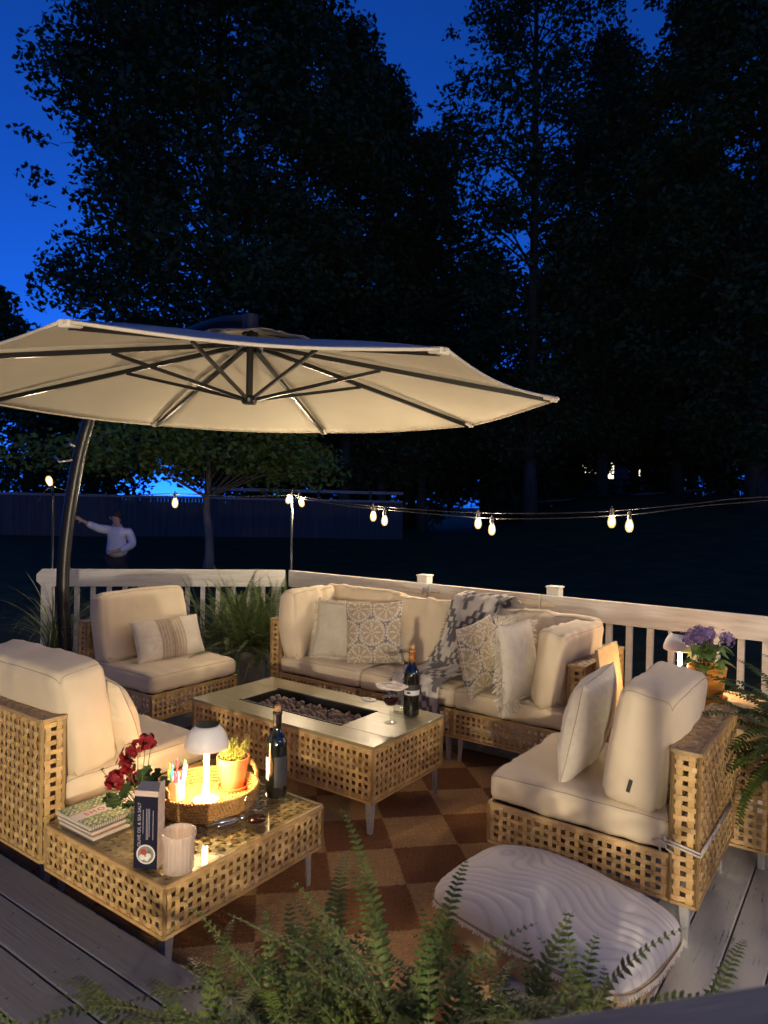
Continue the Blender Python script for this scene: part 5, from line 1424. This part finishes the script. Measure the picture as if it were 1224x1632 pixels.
# neighbour house with lit windows
hp = atd(950, 760, 62); hp.z = 1.9
t = thing('neighbour_house', 'neighbour house with lit windows glimpsed through the trees', 'house', hp, R(6))
mb = MB(); mb.box((0, 4, 2.8), (13, 8, 5.6)); mb.build('wall', MT['darkhouse'], t)
mb = MB(); mb.add([(-7, -.5, 5.6), (7, -.5, 5.6), (7, 8.5, 5.6), (-7, 8.5, 5.6), (-7, 4, 8.4), (7, 4, 8.4)], [(0, 1, 5, 4), (2, 3, 4, 5), (0, 4, 3), (1, 2, 5), (0, 3, 2, 1)]); mb.build('roof', MT['roof'], t)
for (x, z, w_, h_) in ((-.6, 3.6, 1.5, 1.5), (1.0, 3.4, 1.3, 2.0), (-3.4, 4.6, 1.0, 1.0), (3.6, 3.2, 1.0, 1.0)):
    q = MB()
    for (cx, cz, sx, sz) in ((0, h_/2, w_+.16, .08), (0, -h_/2, w_+.16, .08), (-w_/2, 0, .08, h_-.084), (w_/2, 0, .08, h_-.084), (0, 0, .05, h_-.09)):
        q.box((x+cx, -.03, z+cz), (sx, .08, sz))
    fr_ = q.build('window', MT['fence'], t)
    q = MB(); q.box((x, -.012, z), (w_-.06, .02, h_-.06)); q.build('pane', MT['litwin'], fr_)
hp2 = atd(800, 760, 75); hp2.z = 0
def leaf_mesh(name, C, sizes, m, parent, rng, aspect=.55, droop=0.0):
    n = len(C)
    d = rng.normal(size=(n, 3)); d[:, 2] = d[:, 2]*.7-droop; d /= np.linalg.norm(d, axis=1)[:, None]
    e = rng.normal(size=(n, 3)); e -= d*(e*d).sum(1)[:, None]; e /= np.linalg.norm(e, axis=1)[:, None]
    L = sizes[:, None]
    V = np.stack([C-d*L*.5, C+e*L*aspect*.5-d*L*.05, C+d*L*.5, C-e*L*aspect*.5-d*L*.05], 1).reshape(-1, 3)
    me = bpy.data.meshes.new(name); me.vertices.add(4*n); me.loops.add(4*n); me.polygons.add(n)
    me.vertices.foreach_set('co', V.astype(np.float32).ravel()); me.loops.foreach_set('vertex_index', np.arange(4*n, dtype=np.int32))
    me.polygons.foreach_set('loop_start', np.arange(0, 4*n, 4, dtype=np.int32)); me.polygons.foreach_set('loop_total', np.full(n, 4, np.int32))
    me.materials.append(m); me.update(); me.validate()
    o = bpy.data.objects.new(name, me); COL.objects.link(o); o.parent = parent; return o

def tree(label, px, d, H, Rc, crown0, nclump, nleaf, leaf, seed, tr=.3, csize=1.0, m='oakleaf', group='tall trees beyond the fence', name='tree', shape=.5, extra=(), zb=None, top=1.0, sq=1.0):
    p = atd(px, 800, d); z0 = lawn_z(p.x, p.y)-.1 if zb is None else zb; p.z = z0
    t = thing(name, label, 'tree', p, 0, group); rng = np.random.default_rng(seed); rnd = random.Random(seed)
    tk = MB(); br = []
    top_ = Vector((rnd.gauss(0, .3), rnd.gauss(0, .3), H*.93))
    tp = [Vector((top_.x*u**2+.15*noise.noise((u*4, seed, 0)), top_.y*u**2+.15*noise.noise((u*4, 0, seed)), top_.z*u)) for u in np.linspace(0, 1, 12)]
    tk.tube(tp, [tr*(1.25 if i == 0 else 1)*(1-.9*(i/11)**.9)+.02 for i in range(12)], 10)
    cl = []
    def env(h):   # crown radius at a height fraction of the crown
        q = (h-crown0)/(H-crown0)
        return Rc*max(.05, (math.sin(math.pi*min(1, max(0, q))**shape))**.75)
    for i in range(nclump):
        q = rnd.random()**.85; h = crown0+(H-crown0)*q; r_ = env(h)*(.86+.34*noise.noise((math.cos(i*2.399)*1.5, h*.35, seed)))
        an = i*2.399+rnd.uniform(-.4, .4); f_ = rnd.uniform(.35, 1)**.6
        c = Vector((r_*f_*math.cos(an), r_*f_*math.sin(an)*sq, h)); cl.append((c, csize*rnd.uniform(.6, 1.25)))
        if i % 3 == 0 and f_ > .5:
            hb = max(crown0*.75, h-r_*.55); k = min(11, max(0, hb/(H*.93)*11)); k0 = int(k); bp = tp[k0].lerp(tp[min(11, k0+1)], k-k0)
            mid = bp.lerp(c, .5)+Vector((0, 0, .25)); tk.tube([bp, mid, c], [tr*.26*(1-h/H*.6), tr*.14, .02], 6)
            for w_ in range(2):
                e = c+Vector((rnd.gauss(0, 1), rnd.gauss(0, 1), rnd.gauss(.2, .7)))*csize*.4; tk.tube([mid.lerp(c, .6), e], [tr*.08, .01], 4)
    for i in range(nclump//3 if m == 'oakleaf' else 0):      # ragged sprays standing out from the crown
        q = rnd.random(); h = crown0+(H-crown0)*q; r_ = env(h)*rnd.uniform(.95, 1.10); an = rnd.uniform(0, 6.283)
        c = Vector((r_*math.cos(an), r_*math.sin(an)*sq, h+rnd.uniform(-.2, .5))); cl.append((c, csize*rnd.uniform(.25, .5)))
        tk.tube([c*.9+Vector((0, 0, h*.09)), c], [.03, .008], 4)
    for (ex, ey, ez, s_) in extra: cl.append((Vector((ex, ey, ez)), s_))
    tk.build('trunk', MT['pale_bark' if m == 'mapleleaf' else 'bark'], t, smooth=True)
    wts = np.array([s**2 for _, s in cl]); cnt = np.maximum(3, (nleaf*wts/wts.sum())).astype(int)
    C = []
    for (c, s), n_ in zip(cl, cnt):
        g = rng.normal(size=(n_, 3)); g /= np.linalg.norm(g, axis=1)[:, None]; g *= (rng.random((n_, 1))**.45)*s*np.array([1.15, 1.15, .8])
        C.append(g+np.array(c))
    C = np.concatenate(C)
    leaf_mesh('crown', C, leaf*rng.uniform(.6, 1.25, len(C)), MT[m], t, rng)
    return t
# main tall trees
tree('broad dense dark tree towering over the umbrella', 342, 36, 36, 8.7, 3.0, 460, 120000, .36, 61, tr=.45, csize=1.7, shape=.8)
tree('pointed dark tree at the right shoulder of the broad tree', 548, 39, 28.0, 3.6, 3, 160, 24000, .36, 62, tr=.35, csize=1.15, shape=.6)
tree('slim dark tree standing right of the pointed tree', 606, 41, 26.8, 3.4, 3, 160, 20000, .36, 63, tr=.3, csize=1.05, shape=.62)
tree('shorter dark tree tucked in left of the tall airy tree', 672, 42, 23.5, 4.4, 3, 170, 22000, .36, 69, tr=.3, csize=1.15, shape=.6)
tree('tall airy tree with sky showing through its branches', 845, 36, 35.5, 5.5, 3, 400, 36000, .32, 64, tr=.34, csize=1.1, shape=.8)
tree('second airy tree leaning right of the tall airy tree', 958, 39, 25.0, 4.4, 2.5, 240, 26000, .34, 65, tr=.32, csize=1.1, shape=.65)
tree('dense dark tree filling the right edge of the view', 1205, 31, 33.5, 5.8, 2.0, 380, 85000, .33, 66, tr=.45, csize=1.3, shape=.72)
tree('dark tree filling the gap behind the right edge tree', 1075, 44, 21.5, 6.0, 3.0, 240, 34000, .45, 67, tr=.4, csize=1.6, shape=.5)
tree('low spreading tree at the far left edge beyond the fence', -30, 40, 13.5, 5.0, 2.0, 120, 16000, .36, 68, tr=.3, csize=1.2, shape=.6)
for i, (px_, d__, H_, R_, lab, n__) in enumerate(((480, 48, 19, 7.0, 'dark tree deep behind the pointed tree', 30000), (655, 50, 20, 7.0, 'dark tree deep behind the slim tree', 15000), (770, 52, 20, 6.5, 'dark tree deep behind the airy trees', 8500), (900, 50, 19, 6.5, 'dark tree deep between the two airy trees', 10000), (1010, 50, 21, 6.5, 'dark tree deep between the airy trees and right edge tree', 34000), (1150, 47, 20, 7.0, 'dark tree deep behind the right edge tree', 40000))):
    tree(lab, px_, d__, H_, R_, 2.5, 170, n__, .46, 180+i, tr=.32, csize=1.7, shape=.42)
g2 = 'low dark trees along the far side of the yard'
for i, (px_, d__, H_, R_, lab) in enumerate(((120, 46, 9.0, 4.5, 'low dark tree behind the fence left of the umbrella mast'), (470, 48, 10, 4.5, 'low dark tree just right of the maple trunk'), (640, 46, 11, 4.2, 'low dark tree under the slim tall tree'),
        (780, 47, 10, 4.5, 'low dark tree under the tall airy tree'), (860, 50, 10, 3.2, 'low dark tree just left of the lit windows'), (1100, 48, 12, 4.2, 'low dark tree right of the lit windows'), (1200, 44, 11, 5.5, 'low dark tree at the far right beyond the pickets'))):
    tree(lab, px_, d__, H_, R_, .4, 120, 15000, .42, 80+i, tr=.25, csize=1.3, shape=.45, group=g2)
tree('thin sparse sapling in front of the lit neighbour house', 962, 50, 9.0, 3.6, .5, 70, 4600, .40, 95, tr=.12, csize=.9, shape=.45, group=g2, zb=2.0)
# maple with the lit lower leaves
tree('small maple with pale lit trunk and low green leaves beyond the railing', 333, 19, 5.0, 4.2, 2.65, 100, 15000, .19, 71, tr=.12, csize=.7, m='mapleleaf', shape=.5, name='maple_tree', group=None, sq=.7,
     extra=[(-3.1, -1.0, 3.1, .6), (-2.4, -1.3, 2.95, .6), (-1.6, -1.2, 3.05, .6), (-.7, -1.0, 3.05, .55), (.8, -1, 3.05, .6), (1.6, -.6, 3.15, .6), (-4.0, -.8, 3.15, .7), (-4.8, -.4, 3.1, .7), (2.4, -.4, 3.2, .65)])

# ------------------------------------------------------------------ house behind the camera, its lantern on a table added to shade the deck
mb = MB()
hw = thing('house_wall', 'pale clapboard house wall behind the upper deck', 'wall', HP(-2, -1.95, 0), TH)
for i in range(17):
    z = .17+i*.16; mb.add([(-5, .02, z), (5, .02, z), (5, 0, z+.162), (-5, 0, z+.162)], [(0, 1, 2, 3)])
mb.box((0, -.08, 1.5), (10, .1, 3.0))
mb.build('siding', MT['siding'], hw)
lanp = HP(.75, -1.40, .17)
pt = thing('light_block_table', 'added round black table under the lantern, its wide top shading the upper deck', 'table', lanp, TH)
mb = MB(); mb.lathe([(0, .645), (.44, .645), (.45, .655), (.44, .665), (0, .665)], 40); mb.build('table_top', MT['black_metal'], pt, smooth=True, angle=40)  # wide top added to keep lantern light off the upper deck
mb = MB(); mb.lathe([(0, 0), (.22, 0), (.22, .015), (.03, .04), (.025, .645), (0, .645)], 24); mb.build('pedestal', MT['black_metal'], pt, smooth=True, angle=40)
ln = thing('lantern', 'black wire lantern standing lit on the added shading table', 'lantern', lanp+Vector((0, 0, .665)), TH)
mb = MB(); mb.lathe([(0, 0), (.08, 0), (.08, .012), (0, .014)], 20)
for k in range(4): mb.tube([(.07*math.cos(k*1.571), .07*math.sin(k*1.571), .01), (.07*math.cos(k*1.571), .07*math.sin(k*1.571), .26)], .004, 6)
mb.lathe([(.085, .26), (.08, .272), (.02, .32), (0, .33)], 16); mb.build('cage', MT['black_metal'], ln)
ld = bpy.data.lights.new('lantern_lamp', 'POINT'); ld.energy = 480; ld.color = (1, .84, .61); ld.shadow_soft_size = .06
lo = bpy.data.objects.new('lantern_lamp', ld); COL.objects.link(lo); lo.parent = ln; lo.location = (0, 0, .13)
sun = bpy.data.lights.new('dusk_sun', 'SUN'); sun.energy = .03; sun.angle = R(30); sun.color = (.6, .75, 1)
so = bpy.data.objects.new('dusk_sun', sun); COL.objects.link(so); so.rotation_euler = (R(60), 0, R(20))
